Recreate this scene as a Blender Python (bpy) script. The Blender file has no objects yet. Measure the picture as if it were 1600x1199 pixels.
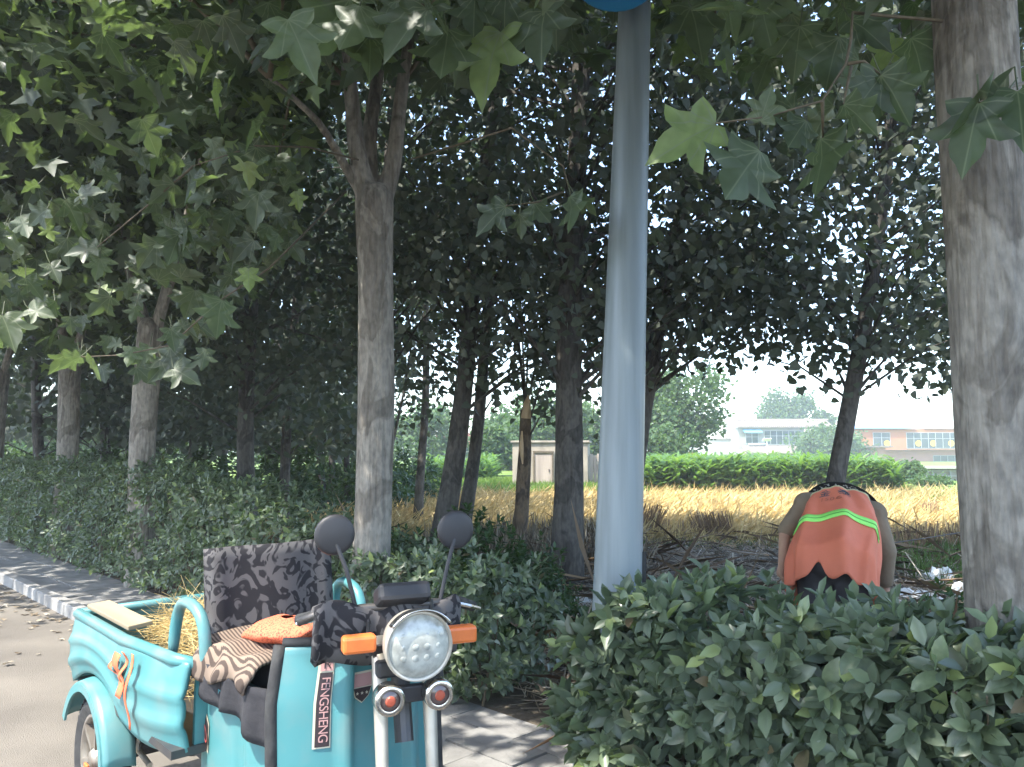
import bpy, bmesh, math, random
import numpy as np
from mathutils import Vector, Matrix, Euler
random.seed(7); rng = np.random.default_rng(7)
R = math.radians
SC = bpy.context.scene
COL = SC.collection

# ------------------------------------------------------------------ camera, sky, sun, exposure
F = 1200.0; CX, CY = 800.0, 599.5; CAMZ = 1.6; PITCH = math.atan(105.0 / F)
cd = bpy.data.cameras.new('camera'); cam = bpy.data.objects.new('camera', cd); COL.objects.link(cam)
cd.sensor_width = 36.0; cd.lens = 27.0; cd.clip_start = 0.05; cd.clip_end = 3000
cam.location = (0, 0, CAMZ); cam.rotation_euler = (R(90) + PITCH, 0, 0)
SC.camera = cam
SUN_EL = R(60); SUN_AZ = math.atan2(-0.74, -0.67)         # sun behind the camera, to the left, across the road
world = bpy.data.worlds.new('World'); SC.world = world; world.use_nodes = True
nt = world.node_tree; nt.nodes.clear()
sky = nt.nodes.new('ShaderNodeTexSky'); sky.sky_type = 'NISHITA'; sky.sun_disc = False
sky.sun_elevation = SUN_EL; sky.sun_rotation = SUN_AZ; sky.air_density = 1.0; sky.dust_density = 1.5; sky.ozone_density = 1.0
bg = nt.nodes.new('ShaderNodeBackground'); bg.inputs[1].default_value = 0.15
wo = nt.nodes.new('ShaderNodeOutputWorld')
nt.links.new(sky.outputs[0], bg.inputs[0]); nt.links.new(bg.outputs[0], wo.inputs[0])
sl = bpy.data.lights.new('sun', 'SUN'); sl.energy = 2.0; sl.angle = R(0.55); sl.color = (1.0, 0.95, 0.87)
sun = bpy.data.objects.new('sun', sl); COL.objects.link(sun)
tosun = Vector((math.sin(SUN_AZ) * math.cos(SUN_EL), math.cos(SUN_AZ) * math.cos(SUN_EL), math.sin(SUN_EL)))
sun.rotation_euler = tosun.to_track_quat('Z', 'Y').to_euler(); sun.location = (0, 0, 30)
SC.view_settings.view_transform = 'Standard'; SC.view_settings.look = 'None'
SC.view_settings.exposure = 2.5; SC.view_settings.gamma = 1.0
SC.cycles.max_bounces = 6; SC.cycles.diffuse_bounces = 4; SC.cycles.glossy_bounces = 2
SC.cycles.transmission_bounces = 4; SC.cycles.transparent_max_bounces = 4

# ------------------------------------------------------------------ pixels <-> places
cp, sp = math.cos(PITCH), math.sin(PITCH)
def ray(px, py):
    x = (px - CX) / F; y = (CY - py) / F
    return Vector((x, cp - y * sp, sp + y * cp))
def P(px, py, d):                                            # point on the pixel's ray at ground distance d
    r = ray(px, py); return Vector((0, 0, CAMZ)) + r * (d / r.y)
def X(px, d): return (px - CX) / F * d                       # sideways metres at distance d (near the horizon)
def Z(py, d): return P(800, py, d).z
def proj(p):
    p = np.asarray(p, float); q = p - np.array([0, 0, CAMZ])
    f = q[..., 1] * cp + q[..., 2] * sp; u = -q[..., 1] * sp + q[..., 2] * cp
    f = np.where(f < 0.05, 0.05, f)
    return CX + F * q[..., 0] / f, CY - F * u / f, f

# ------------------------------------------------------------------ materials
MATS = {}
def newmat(name):
    m = bpy.data.materials.new(name); m.use_nodes = True; n = m.node_tree; n.nodes.clear(); MATS[name] = m
    o = n.nodes.new('ShaderNodeOutputMaterial'); return m, n, o
def nd(n, t, **k):
    x = n.nodes.new(t)
    for a, b in k.items(): setattr(x, a, b)
    return x
def ramp(n, stops):
    r = nd(n, 'ShaderNodeValToRGB'); e = r.color_ramp.elements
    e[0].position, e[0].color = stops[0][0], (*stops[0][1], 1); e[1].position, e[1].color = stops[-1][0], (*stops[-1][1], 1)
    for p, c in stops[1:-1]:
        q = e.new(p); q.color = (*c, 1)
    return r
def mat(name, c1, c2=None, scale=8, rough=0.6, metal=0.0, bump=0.0, spec=0.5, detail=6, stretch=(1, 1, 1), bscale=None, coat=0.0, lo=0.35, hi=0.65):
    m, n, o = newmat(name); L = n.links
    b = nd(n, 'ShaderNodeBsdfPrincipled'); L.new(b.outputs[0], o.inputs[0])
    b.inputs['Roughness'].default_value = rough; b.inputs['Metallic'].default_value = metal
    b.inputs['Specular IOR Level'].default_value = spec; b.inputs['Coat Weight'].default_value = coat
    b.inputs['Base Color'].default_value = (*c1, 1)
    if c2 is not None or bump:
        tc = nd(n, 'ShaderNodeTexCoord'); mp = nd(n, 'ShaderNodeMapping'); mp.inputs['Scale'].default_value = stretch
        L.new(tc.outputs['Object'], mp.inputs[0])
        nz = nd(n, 'ShaderNodeTexNoise'); nz.inputs['Scale'].default_value = scale; nz.inputs['Detail'].default_value = detail
        L.new(mp.outputs[0], nz.inputs['Vector'])
        if c2 is not None:
            r = ramp(n, [(lo, c1), (hi, c2)]); L.new(nz.outputs['Fac'], r.inputs[0]); L.new(r.outputs[0], b.inputs['Base Color'])
        if bump:
            nb = nd(n, 'ShaderNodeTexNoise'); nb.inputs['Scale'].default_value = bscale or scale * 3; nb.inputs['Detail'].default_value = 5
            L.new(mp.outputs[0], nb.inputs['Vector'])
            bm_ = nd(n, 'ShaderNodeBump'); bm_.inputs['Strength'].default_value = bump; bm_.inputs['Distance'].default_value = 0.02
            L.new(nb.outputs['Fac'], bm_.inputs['Height']); L.new(bm_.outputs[0], b.inputs['Normal'])
    return m
def leafmat(name, stops, trans=0.35, rough=0.45, spec=0.4, tcol=(0.22, 0.42, 0.04), veins=False):
    """two versions of one leaf: name (joined crowns, variation from the 'rnd' attribute), name+'_one' (single leaf objects)"""
    out = []
    for one in (False, True):
        m, n, o = newmat(name + ('_one' if one else '')); L = n.links
        if one:
            a = nd(n, 'ShaderNodeObjectInfo').outputs['Random']
        else:
            an = nd(n, 'ShaderNodeAttribute'); an.attribute_name = 'rnd'; a = an.outputs['Fac']
        r = ramp(n, stops); L.new(a, r.inputs[0]); rcol = r.outputs[0]
        if one:                                                # blotches, and on big leaves pale veins fanning from the stalk
            tc = nd(n, 'ShaderNodeTexCoord'); nz = nd(n, 'ShaderNodeTexNoise'); nz.inputs['Scale'].default_value = 4.0; L.new(tc.outputs['Object'], nz.inputs['Vector'])
            rb = ramp(n, [(0.3, (0.72, 0.74, 0.72)), (0.7, (1.2, 1.18, 1.1))]); L.new(nz.outputs['Fac'], rb.inputs[0])
            mm = nd(n, 'ShaderNodeMix', data_type='RGBA', blend_type='MULTIPLY'); mm.inputs[0].default_value = 1.0; L.new(rcol, mm.inputs[6]); L.new(rb.outputs[0], mm.inputs[7]); rcol = mm.outputs[2]
        if one and veins:
            sx = nd(n, 'ShaderNodeSeparateXYZ'); L.new(tc.outputs['Object'], sx.inputs[0]); ab = nd(n, 'ShaderNodeMath', operation='ABSOLUTE'); L.new(sx.outputs[0], ab.inputs[0]); last = None
            for ang in (0, 33, 53, 88):
                c_, s_ = math.cos(R(ang)), math.sin(R(ang))
                m1 = nd(n, 'ShaderNodeMath', operation='MULTIPLY'); L.new(ab.outputs[0], m1.inputs[0]); m1.inputs[1].default_value = c_
                m2 = nd(n, 'ShaderNodeMath', operation='MULTIPLY_ADD'); L.new(sx.outputs[1], m2.inputs[0]); m2.inputs[1].default_value = -s_; L.new(m1.outputs[0], m2.inputs[2])
                m3 = nd(n, 'ShaderNodeMath', operation='ABSOLUTE'); L.new(m2.outputs[0], m3.inputs[0])
                if last is None: last = m3
                else:
                    mn = nd(n, 'ShaderNodeMath', operation='MINIMUM'); L.new(last.outputs[0], mn.inputs[0]); L.new(m3.outputs[0], mn.inputs[1]); last = mn
            rv = ramp(n, [(0.0, (1, 1, 1)), (0.016, (0, 0, 0))]); L.new(last.outputs[0], rv.inputs[0])
            mv = nd(n, 'ShaderNodeMix', data_type='RGBA', blend_type='MIX'); L.new(rv.outputs[0], mv.inputs[0]); L.new(rcol, mv.inputs[6]); mv.inputs[7].default_value = (0.16, 0.19, 0.12, 1); rcol = mv.outputs[2]
        b = nd(n, 'ShaderNodeBsdfPrincipled'); b.inputs['Roughness'].default_value = rough; b.inputs['Specular IOR Level'].default_value = spec
        L.new(rcol, b.inputs['Base Color'])
        t = nd(n, 'ShaderNodeBsdfTranslucent')
        mx = nd(n, 'ShaderNodeMix', data_type='RGBA', blend_type='MIX'); mx.inputs[0].default_value = 0.65
        L.new(rcol, mx.inputs[6]); mx.inputs[7].default_value = (*tcol, 1); L.new(mx.outputs[2], t.inputs[0])
        s = nd(n, 'ShaderNodeMixShader'); s.inputs[0].default_value = trans
        L.new(b.outputs[0], s.inputs[1]); L.new(t.outputs[0], s.inputs[2]); L.new(s.outputs[0], o.inputs[0])
        out.append(m)
    return out
def barkmat(name, cols, scale=3.0, bump=0.5, stretch=(1, 1, 0.5)):
    m, n, o = newmat(name); L = n.links
    b = nd(n, 'ShaderNodeBsdfPrincipled'); b.inputs['Roughness'].default_value = 0.85; b.inputs['Specular IOR Level'].default_value = 0.2
    L.new(b.outputs[0], o.inputs[0])
    tc = nd(n, 'ShaderNodeTexCoord'); mp = nd(n, 'ShaderNodeMapping'); mp.inputs['Scale'].default_value = stretch
    L.new(tc.outputs['Object'], mp.inputs[0])
    n1 = nd(n, 'ShaderNodeTexNoise'); n1.inputs['Scale'].default_value = scale; n1.inputs['Detail'].default_value = 5; n1.inputs['Distortion'].default_value = 0.8
    n2 = nd(n, 'ShaderNodeTexNoise'); n2.inputs['Scale'].default_value = scale * 9; n2.inputs['Detail'].default_value = 8
    mp2 = nd(n, 'ShaderNodeMapping'); mp2.inputs['Scale'].default_value = (1, 1, 0.12); L.new(tc.outputs['Object'], mp2.inputs[0])
    n3 = nd(n, 'ShaderNodeTexNoise'); n3.inputs['Scale'].default_value = scale * 7; n3.inputs['Detail'].default_value = 6; L.new(mp2.outputs[0], n3.inputs['Vector'])
    L.new(mp.outputs[0], n1.inputs['Vector']); L.new(mp.outputs[0], n2.inputs['Vector'])
    r1 = ramp(n, [(0.36, cols[0]), (0.45, cols[1]), (0.52, cols[1]), (0.56, cols[2]), (0.66, cols[0])]); L.new(n1.outputs['Fac'], r1.inputs[0])
    mx = nd(n, 'ShaderNodeMix', data_type='RGBA', blend_type='MULTIPLY'); mx.inputs[0].default_value = 0.75
    r2 = ramp(n, [(0.3, (0.55, 0.55, 0.55)), (0.62, (1.05, 1.03, 1.0))]); L.new(n2.outputs['Fac'], r2.inputs[0])
    L.new(r1.outputs[0], mx.inputs[6]); L.new(r2.outputs[0], mx.inputs[7])
    m3 = nd(n, 'ShaderNodeMix', data_type='RGBA', blend_type='MULTIPLY'); m3.inputs[0].default_value = 0.6
    r3 = ramp(n, [(0.32, (0.45, 0.42, 0.4)), (0.48, (1, 1, 1))]); L.new(n3.outputs['Fac'], r3.inputs[0])
    L.new(mx.outputs[2], m3.inputs[6]); L.new(r3.outputs[0], m3.inputs[7]); L.new(m3.outputs[2], b.inputs['Base Color'])
    ad = nd(n, 'ShaderNodeMath', operation='ADD'); L.new(n1.outputs['Fac'], ad.inputs[0]); L.new(n3.outputs['Fac'], ad.inputs[1])
    bp = nd(n, 'ShaderNodeBump'); bp.inputs['Strength'].default_value = bump; bp.inputs['Distance'].default_value = 0.03
    L.new(ad.outputs[0], bp.inputs['Height']); L.new(bp.outputs[0], b.inputs['Normal'])
    return m
def clothpattern(name, kind, c1, c2, scale):
    m, n, o = newmat(name); L = n.links
    b = nd(n, 'ShaderNodeBsdfPrincipled'); b.inputs['Roughness'].default_value = 0.9; b.inputs['Specular IOR Level'].default_value = 0.15
    L.new(b.outputs[0], o.inputs[0]); tc = nd(n, 'ShaderNodeTexCoord')
    if kind == 'stripe':
        w = nd(n, 'ShaderNodeTexWave'); w.inputs['Scale'].default_value = scale; w.inputs['Distortion'].default_value = 1.2; w.bands_direction = 'Y'
        L.new(tc.outputs['Object'], w.inputs['Vector']); r = ramp(n, [(0.35, c1), (0.6, c2)]); L.new(w.outputs['Fac'], r.inputs[0])
    elif kind == 'floral':
        nz = nd(n, 'ShaderNodeTexNoise'); nz.inputs['Scale'].default_value = scale; nz.inputs['Distortion'].default_value = 2.5; nz.inputs['Detail'].default_value = 1
        L.new(tc.outputs['Object'], nz.inputs['Vector']); r = ramp(n, [(0.47, c1), (0.53, c2)]); L.new(nz.outputs['Fac'], r.inputs[0])
    else:                                                     # open mesh weave
        v = nd(n, 'ShaderNodeTexVoronoi'); v.inputs['Scale'].default_value = scale; L.new(tc.outputs['Object'], v.inputs['Vector'])
        r = ramp(n, [(0.25, c2), (0.5, c1)]); L.new(v.outputs['Distance'], r.inputs[0])
    L.new(r.outputs[0], b.inputs['Base Color'])
    return m

M_PLANE = leafmat('plane_leaf', [(0.0, (0.052, 0.072, 0.052)), (0.7, (0.075, 0.102, 0.066)), (0.90, (0.10, 0.135, 0.078)), (1.0, (0.26, 0.36, 0.10))], 0.34, 0.45, 0.45, (0.20, 0.31, 0.06), veins=True)  # last stop: a few brighter yellow-green leaves, sunlight put into their colour
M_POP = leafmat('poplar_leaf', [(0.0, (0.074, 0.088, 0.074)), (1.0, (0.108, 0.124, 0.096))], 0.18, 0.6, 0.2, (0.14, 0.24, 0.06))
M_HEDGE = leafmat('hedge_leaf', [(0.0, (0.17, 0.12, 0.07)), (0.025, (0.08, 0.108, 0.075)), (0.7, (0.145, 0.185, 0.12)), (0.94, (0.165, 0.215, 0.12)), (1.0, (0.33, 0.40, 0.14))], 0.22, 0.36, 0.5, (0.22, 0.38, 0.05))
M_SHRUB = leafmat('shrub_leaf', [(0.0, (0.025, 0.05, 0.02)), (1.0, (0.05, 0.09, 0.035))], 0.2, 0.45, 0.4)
M_FAR = leafmat('far_leaf', [(0.0, (0.04, 0.08, 0.03)), (1.0, (0.085, 0.14, 0.05))], 0.25, 0.6, 0.3)
M_CORN = leafmat('corn_leaf', [(0.0, (0.06, 0.13, 0.04)), (0.8, (0.11, 0.21, 0.06)), (1.0, (0.2, 0.3, 0.08))], 0.4, 0.5, 0.4, (0.28, 0.5, 0.06))
M_GRASS = leafmat('grass_blade', [(0.0, (0.09, 0.17, 0.03)), (1.0, (0.2, 0.3, 0.06))], 0.35, 0.6, 0.3, (0.4, 0.55, 0.08))
M_SHADEGRASS = leafmat('verge_grass_blade', [(0.0, (0.06, 0.1, 0.03)), (1.0, (0.14, 0.18, 0.06))], 0.3, 0.6, 0.3)
M_WHEAT = leafmat('wheat_straw', [(0.0, (0.50, 0.37, 0.15)), (1.0, (0.82, 0.66, 0.34))], 0.2, 0.7, 0.2, (0.7, 0.5, 0.2))
M_LITTER = leafmat('litter_straw', [(0.0, (0.12, 0.09, 0.06)), (0.6, (0.33, 0.27, 0.19)), (1.0, (0.52, 0.46, 0.36))], 0.1, 0.8, 0.2, (0.3, 0.25, 0.15))
M_WEED = leafmat('dry_weed', [(0.0, (0.15, 0.10, 0.07)), (1.0, (0.34, 0.24, 0.14))], 0.1, 0.8, 0.2, (0.3, 0.2, 0.1))
barkmat('plane_bark', [(0.235, 0.215, 0.188), (0.315, 0.292, 0.255), (0.195, 0.177, 0.152)], 3.8, 1.0)
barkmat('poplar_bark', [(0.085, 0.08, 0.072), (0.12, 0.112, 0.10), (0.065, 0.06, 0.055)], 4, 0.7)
barkmat('snag_bark', [(0.11, 0.085, 0.06), (0.17, 0.13, 0.09), (0.07, 0.055, 0.045)], 5, 0.8)
mat('torn_wood', (0.45, 0.32, 0.18), (0.6, 0.45, 0.28), 20, 0.8, bump=0.5, stretch=(1, 1, .2))
mat('twig', (0.10, 0.08, 0.05), (0.15, 0.12, 0.08), 20, 0.8)
mat('petiole', (0.07, 0.085, 0.04), None, rough=0.6)
mat('asphalt', (0.155, 0.14, 0.12), (0.215, 0.195, 0.165), 1.2, 0.9, bump=0.6, bscale=160, spec=0.2)
mat('soil', (0.085, 0.072, 0.055), (0.14, 0.12, 0.09), 2.5, 0.95, bump=0.8, bscale=25, spec=0.1)
mat('field_soil', (0.46, 0.35, 0.16), (0.60, 0.48, 0.24), 0.7, 0.95, bump=0.6, bscale=12, spec=0.1)
mat('green_ground', (0.10, 0.17, 0.04), (0.19, 0.26, 0.07), 0.5, 0.95, spec=0.1)
mat('concrete', (0.26, 0.25, 0.235), (0.36, 0.35, 0.33), 3, 0.9, bump=0.3, bscale=60, spec=0.2)
mat('paver', (0.19, 0.185, 0.175), (0.27, 0.265, 0.25), 4, 0.9, bump=0.3, bscale=60, spec=0.2)
mat('cyan_paint', (0.075, 0.25, 0.26), (0.17, 0.255, 0.245), 5, 0.42, spec=0.5, coat=0.1, lo=0.48, hi=0.8, detail=9)
mat('dark_cyan', (0.04, 0.2, 0.22), (0.05, 0.23, 0.25), 3, 0.45, spec=0.4)
mat('chrome', (0.75, 0.72, 0.66), None, rough=0.22, metal=1.0)
mat('pale_metal', (0.62, 0.57, 0.48), (0.5, 0.45, 0.37), 12, 0.4, metal=0.5)
mat('black_rubber', (0.025, 0.025, 0.026), (0.05, 0.05, 0.048), 15, 0.8, bump=0.2)
mat('black_plastic', (0.03, 0.03, 0.033), None, rough=0.5)
mat('dark_metal', (0.08, 0.08, 0.085), (0.12, 0.11, 0.1), 10, 0.5, metal=0.6)
mat('rim_metal', (0.34, 0.31, 0.26), (0.24, 0.21, 0.18), 9, 0.5, metal=0.6)
mat('orange_lens', (0.75, 0.20, 0.05), (0.62, 0.15, 0.04), 14, 0.3)
mat('red_lens', (0.42, 0.09, 0.05), None, rough=0.3)
mat('lens_glass', (0.52, 0.53, 0.47), (0.30, 0.31, 0.28), 30, 0.15, spec=0.8, coat=0.6)
mat('lens_dark', (0.12, 0.08, 0.07), None, rough=0.12, coat=0.6)
mat('red_cloth', (0.62, 0.12, 0.05), (0.72, 0.2, 0.09), 12, 0.9)
clothpattern('striped_cloth', 'stripe', (0.08, 0.06, 0.05), (0.25, 0.19, 0.145), 22)
clothpattern('floral_cloth', 'floral', (0.028, 0.027, 0.03), (0.11, 0.105, 0.105), 13)
clothpattern('mesh_cloth', 'mesh', (0.72, 0.19, 0.10), (0.38, 0.07, 0.05), 130)
mat('dark_cloth', (0.022, 0.022, 0.026), (0.04, 0.038, 0.042), 8, 0.95, bump=0.3)
mat('decal_black', (0.035, 0.022, 0.024), None, rough=0.5)
mat('decal_pink', (0.5, 0.28, 0.26), None, rough=0.5)
mat('decal_red', (0.52, 0.10, 0.08), None, rough=0.5)
mat('decal_cream', (0.6, 0.56, 0.42), None, rough=0.5)
mat('vest_orange', (0.66, 0.18, 0.095), (0.58, 0.15, 0.08), 5, 0.75, bump=0.25, bscale=9)
mat('vest_lime', (0.32, 0.85, 0.16), None, rough=0.5)
mat('vest_seam', (0.10, 0.34, 0.07), None, rough=0.6)
mat('vest_ink', (0.05, 0.07, 0.085), None, rough=0.8)
mat('vest_ink_faded', (0.36, 0.11, 0.06), None, rough=0.8)
mat('vest_trim', (0.46, 0.45, 0.25), None, rough=0.7)
mat('skin', (0.34, 0.20, 0.13), (0.40, 0.24, 0.165), 7, 0.55, spec=0.35)
mat('shirt_brown', (0.17, 0.13, 0.085), (0.22, 0.165, 0.11), 9, 0.9, bump=0.3, bscale=14)
mat('trouser', (0.035, 0.033, 0.036), (0.055, 0.05, 0.053), 7, 0.9, bump=0.3, bscale=12)
mat('hair', (0.015, 0.013, 0.012), None, rough=0.5)
clothpattern('hat_cloth', 'floral', (0.018, 0.02, 0.018), (0.022, 0.024, 0.022), 30)
clothpattern('hat_pattern', 'mesh', (0.025, 0.025, 0.025), (0.45, 0.45, 0.42), 60)
mat('pole_paint', (0.165, 0.20, 0.212), (0.25, 0.295, 0.31), 9, 0.38, spec=0.5, stretch=(1, 1, .06), lo=0.38, hi=0.58, bump=0.05)
mat('sign_blue', (0.02, 0.20, 0.42), None, rough=0.4)
mat('white_plastic', (0.74, 0.75, 0.72), (0.66, 0.67, 0.64), 8, 0.5)
mat('wall_white', (0.40, 0.385, 0.36), (0.34, 0.325, 0.30), 1.2, 0.9, spec=0.2)
mat('wall_grey', (0.26, 0.25, 0.23), (0.31, 0.295, 0.27), 1.0, 0.9, spec=0.2)
mat('wall_peach', (0.42, 0.185, 0.10), (0.38, 0.165, 0.095), 0.8, 0.9, spec=0.2)
mat('wall_pink', (0.36, 0.20, 0.155), (0.32, 0.18, 0.14), 0.8, 0.9, spec=0.2)
mat('shed_concrete', (0.42, 0.37, 0.29), (0.26, 0.23, 0.185), 2.2, 0.95, bump=0.3, bscale=10, spec=0.15, stretch=(1, 1, .5))
mat('door_wood', (0.42, 0.35, 0.29), (0.30, 0.25, 0.21), 6, 0.9, stretch=(1, 1, .1))
mat('tile_grey', (0.25, 0.21, 0.175), (0.18, 0.155, 0.135), 3, 0.85, spec=0.2)
mat('tile_red', (0.32, 0.13, 0.10), (0.26, 0.11, 0.09), 3, 0.85, spec=0.2)
mat('roof_blue', (0.14, 0.26, 0.42), (0.18, 0.30, 0.45), 1, 0.5)
mat('roof_pale', (0.45, 0.40, 0.33), (0.38, 0.335, 0.28), 1, 0.9)
mat('awning_blue', (0.12, 0.42, 0.60), None, rough=0.6)
mat('window_glass', (0.035, 0.055, 0.06), (0.06, 0.085, 0.085), 0.8, 0.12, spec=0.8)
mat('window_frame', (0.30, 0.32, 0.32), None, rough=0.5)
mat('wood_plank', (0.36, 0.30, 0.19), (0.26, 0.21, 0.14), 7, 0.85, stretch=(.15, 1, 1))
mat('gold_sticker', (0.62, 0.42, 0.07), None, rough=0.6)
mat('red_dark', (0.25, 0.05, 0.04), None, rough=0.7)
mat('brick_orange', (0.50, 0.20, 0.11), (0.42, 0.17, 0.1), 4, 0.9)

# ------------------------------------------------------------------ mesh helpers
def frame_from(d):
    d = Vector(d).normalized(); a = Vector((0, 0, 1)) if abs(d.z) < 0.95 else Vector((1, 0, 0))
    s = d.cross(a).normalized(); return s, s.cross(d).normalized()
class MB:
    def __init__(s): s.v = []; s.f = []
    def add(s, vs, fs):
        o = len(s.v); s.v += [tuple(x) for x in vs]; s.f += [tuple(i + o for i in f) for f in fs]; return s
    def box(s, c, size, rot=None, taper=1.0):
        hx, hy, hz = size[0] / 2, size[1] / 2, size[2] / 2; vs = []
        for z in (-1, 1):
            t = taper if z > 0 else 1
            for x, y in ((-1, -1), (1, -1), (1, 1), (-1, 1)):
                p = Vector((x * hx * t, y * hy * t, z * hz))
                if rot is not None: p = rot @ p
                vs.append(p + Vector(c))
        return s.add(vs, [(3, 2, 1, 0), (4, 5, 6, 7), (0, 1, 5, 4), (1, 2, 6, 5), (2, 3, 7, 6), (3, 0, 4, 7)])
    def bar(s, a, b, w, h=None):                              # rectangular bar between two points
        a, b = Vector(a), Vector(b); h = h or w; u, v = frame_from(b - a); vs = []
        for p in (a, b):
            for i, j in ((-1, -1), (1, -1), (1, 1), (-1, 1)): vs.append(p + u * i * w / 2 + v * j * h / 2)
        return s.add(vs, [(3, 2, 1, 0), (4, 5, 6, 7), (0, 1, 5, 4), (1, 2, 6, 5), (2, 3, 7, 6), (3, 0, 4, 7)])
    def tube(s, pts, rad, n=10, caps=True, wob=0.0, flat=1.0):
        pts = [Vector(p) for p in pts]; k = len(pts)
        if not hasattr(rad, '__len__'): rad = [rad] * k
        t0 = (pts[1] - pts[0]).normalized(); u, _ = frame_from(t0); vs = []; ph = random.random() * 6
        for i in range(k):
            t = (pts[min(i + 1, k - 1)] - pts[max(i - 1, 0)]).normalized()
            u = (u - t * u.dot(t)).normalized(); w = t.cross(u)
            for j in range(n):
                a = 2 * math.pi * j / n
                r = rad[i] * (1 + (wob * (math.sin(3 * a + ph + i * .9) * .5 + math.sin(2 * a - i * .55 + ph) * .6 + random.uniform(-.4, .4)) if wob else 0))
                vs.append(pts[i] + u * math.cos(a) * r + w * math.sin(a) * r * flat)
        fs = [(i * n + j, i * n + (j + 1) % n, (i + 1) * n + (j + 1) % n, (i + 1) * n + j) for i in range(k - 1) for j in range(n)]
        if caps: fs += [tuple(range(n - 1, -1, -1)), tuple((k - 1) * n + j for j in range(n))]
        return s.add(vs, fs)
    def lathe(s, prof, c, axis, n=24):                        # prof: (radius, height along axis)
        u, w = frame_from(axis); ax = Vector(axis).normalized(); vs = []; k = len(prof); c = Vector(c)
        for r, h in prof:
            for j in range(n):
                a = 2 * math.pi * j / n; vs.append(c + ax * h + (u * math.cos(a) + w * math.sin(a)) * max(r, 1e-4))
        return s.add(vs, [(i * n + j, i * n + (j + 1) % n, (i + 1) * n + (j + 1) % n, (i + 1) * n + j) for i in range(k - 1) for j in range(n)])
    def grid(s, fn, nu, nv):
        vs = [fn(i / nu, j / nv) for i in range(nu + 1) for j in range(nv + 1)]
        return s.add(vs, [(i * (nv + 1) + j, i * (nv + 1) + j + 1, (i + 1) * (nv + 1) + j + 1, (i + 1) * (nv + 1) + j) for i in range(nu) for j in range(nv)])
    def prism(s, poly, a, ext):                               # poly: list of points, extruded by vector ext
        n = len(poly); e = Vector(ext); vs = [Vector(p) for p in poly]; vs += [p + e for p in vs]
        return s.add(vs, [tuple(range(n - 1, -1, -1)), tuple(range(n, 2 * n))] + [(i, (i + 1) % n, n + (i + 1) % n, n + i) for i in range(n)])
    def mesh(s, name):
        me = bpy.data.meshes.new(name); me.from_pydata(s.v, [], s.f); me.validate(); return me
    def build(s, name, m, parent=None, smooth=False, bevel=0.0, solid=0.0, sub=0):
        me = s.mesh(name); me.materials.append(MATS[m])
        bm = bmesh.new(); bm.from_mesh(me); bmesh.ops.recalc_face_normals(bm, faces=bm.faces)
        bm.to_mesh(me); bm.free()
        if smooth: me.shade_smooth()
        o = bpy.data.objects.new(name, me); COL.objects.link(o)
        if parent: o.parent = parent
        if solid: q = o.modifiers.new('solid', 'SOLIDIFY'); q.thickness = solid; q.offset = 0
        if sub: q = o.modifiers.new('sub', 'SUBSURF'); q.levels = sub; q.render_levels = sub
        if bevel: q = o.modifiers.new('bevel', 'BEVEL'); q.width = bevel; q.segments = 2; q.limit_method = 'ANGLE'; q.angle_limit = R(40)
        return o
def tag(o, label, cat, group=None):
    o['label'] = label; o['category'] = cat
    if group: o['group'] = group
    return o
def stuff(o, label=None, cat=None):
    o['kind'] = 'stuff'
    if label: o['label'] = label; o['category'] = cat
    return o
def struct(o): o['kind'] = 'structure'; return o
def thing(name, label, cat, loc=(0, 0, 0), rz=0.0, group=None):
    o = bpy.data.objects.new(name, None); COL.objects.link(o); o.empty_display_size = 0.2
    o.location = loc; o.rotation_euler = (0, 0, rz); return tag(o, label, cat, group)
def local(o, p):                                              # world point -> thing's own frame (rotation about z only)
    a = -o.rotation_euler.z; q = Vector(p) - o.location
    return Vector((q.x * math.cos(a) - q.y * math.sin(a), q.x * math.sin(a) + q.y * math.cos(a), q.z))

def remesh(mb, name, m, parent, vox, smooth_it=4):
    me = mb.mesh(name); o = bpy.data.objects.new(name, me); COL.objects.link(o)
    bm = bmesh.new(); bm.from_mesh(me); bmesh.ops.remove_doubles(bm, verts=bm.verts, dist=1e-4); bmesh.ops.holes_fill(bm, edges=bm.edges); bmesh.ops.recalc_face_normals(bm, faces=bm.faces); bm.to_mesh(me); bm.free()
    r = o.modifiers.new('r', 'REMESH'); r.mode = 'VOXEL'; r.voxel_size = vox; s = o.modifiers.new('s', 'SMOOTH'); s.factor = .5; s.iterations = smooth_it
    dg = bpy.context.evaluated_depsgraph_get(); e = bpy.data.meshes.new_from_object(o.evaluated_get(dg)); bpy.data.objects.remove(o)
    e.materials.clear(); e.materials.append(MATS[m]); e.shade_smooth(); q = bpy.data.objects.new(name, e); COL.objects.link(q); q.parent = parent; return q
# leaf shapes: (verts, faces), stalk at the origin, tip at y = 1
def mirror(half):
    return half + [(-x, y, z) for x, y, z in reversed(half) if abs(x) > 1e-6]
def fan(c, outline):
    n = len(outline); return np.array([c] + outline, float), [(0, 1 + i, 1 + (i + 1) % n) for i in range(n)]
def z_(x, y): return 0.24 * abs(x) - 0.34 * (y - .3) ** 2 - .30 * max(0, abs(x) - .3) + 0.05 * math.sin(7 * x + 3 * y)
def lf(pts): return [(x, y, z_(x, y)) for x, y in pts]
L_PLANE_HI = fan((0, .30, -.02), mirror(lf([(0, 0), (.12, -.07), (.26, -.04), (.42, -.02), (.38, .08), (.34, .16), (.27, .22), (.40, .33), (.60, .44), (.50, .50), (.38, .53), (.22, .50), (.23, .62), (.19, .74), (.10, .84), (0, 1.02)])))
L_PLANE_LO = fan((0, .30, -.02), mirror(lf([(0, 0), (.40, -.02), (.27, .22), (.58, .46), (.22, .52), (0, 1.0)])))
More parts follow.
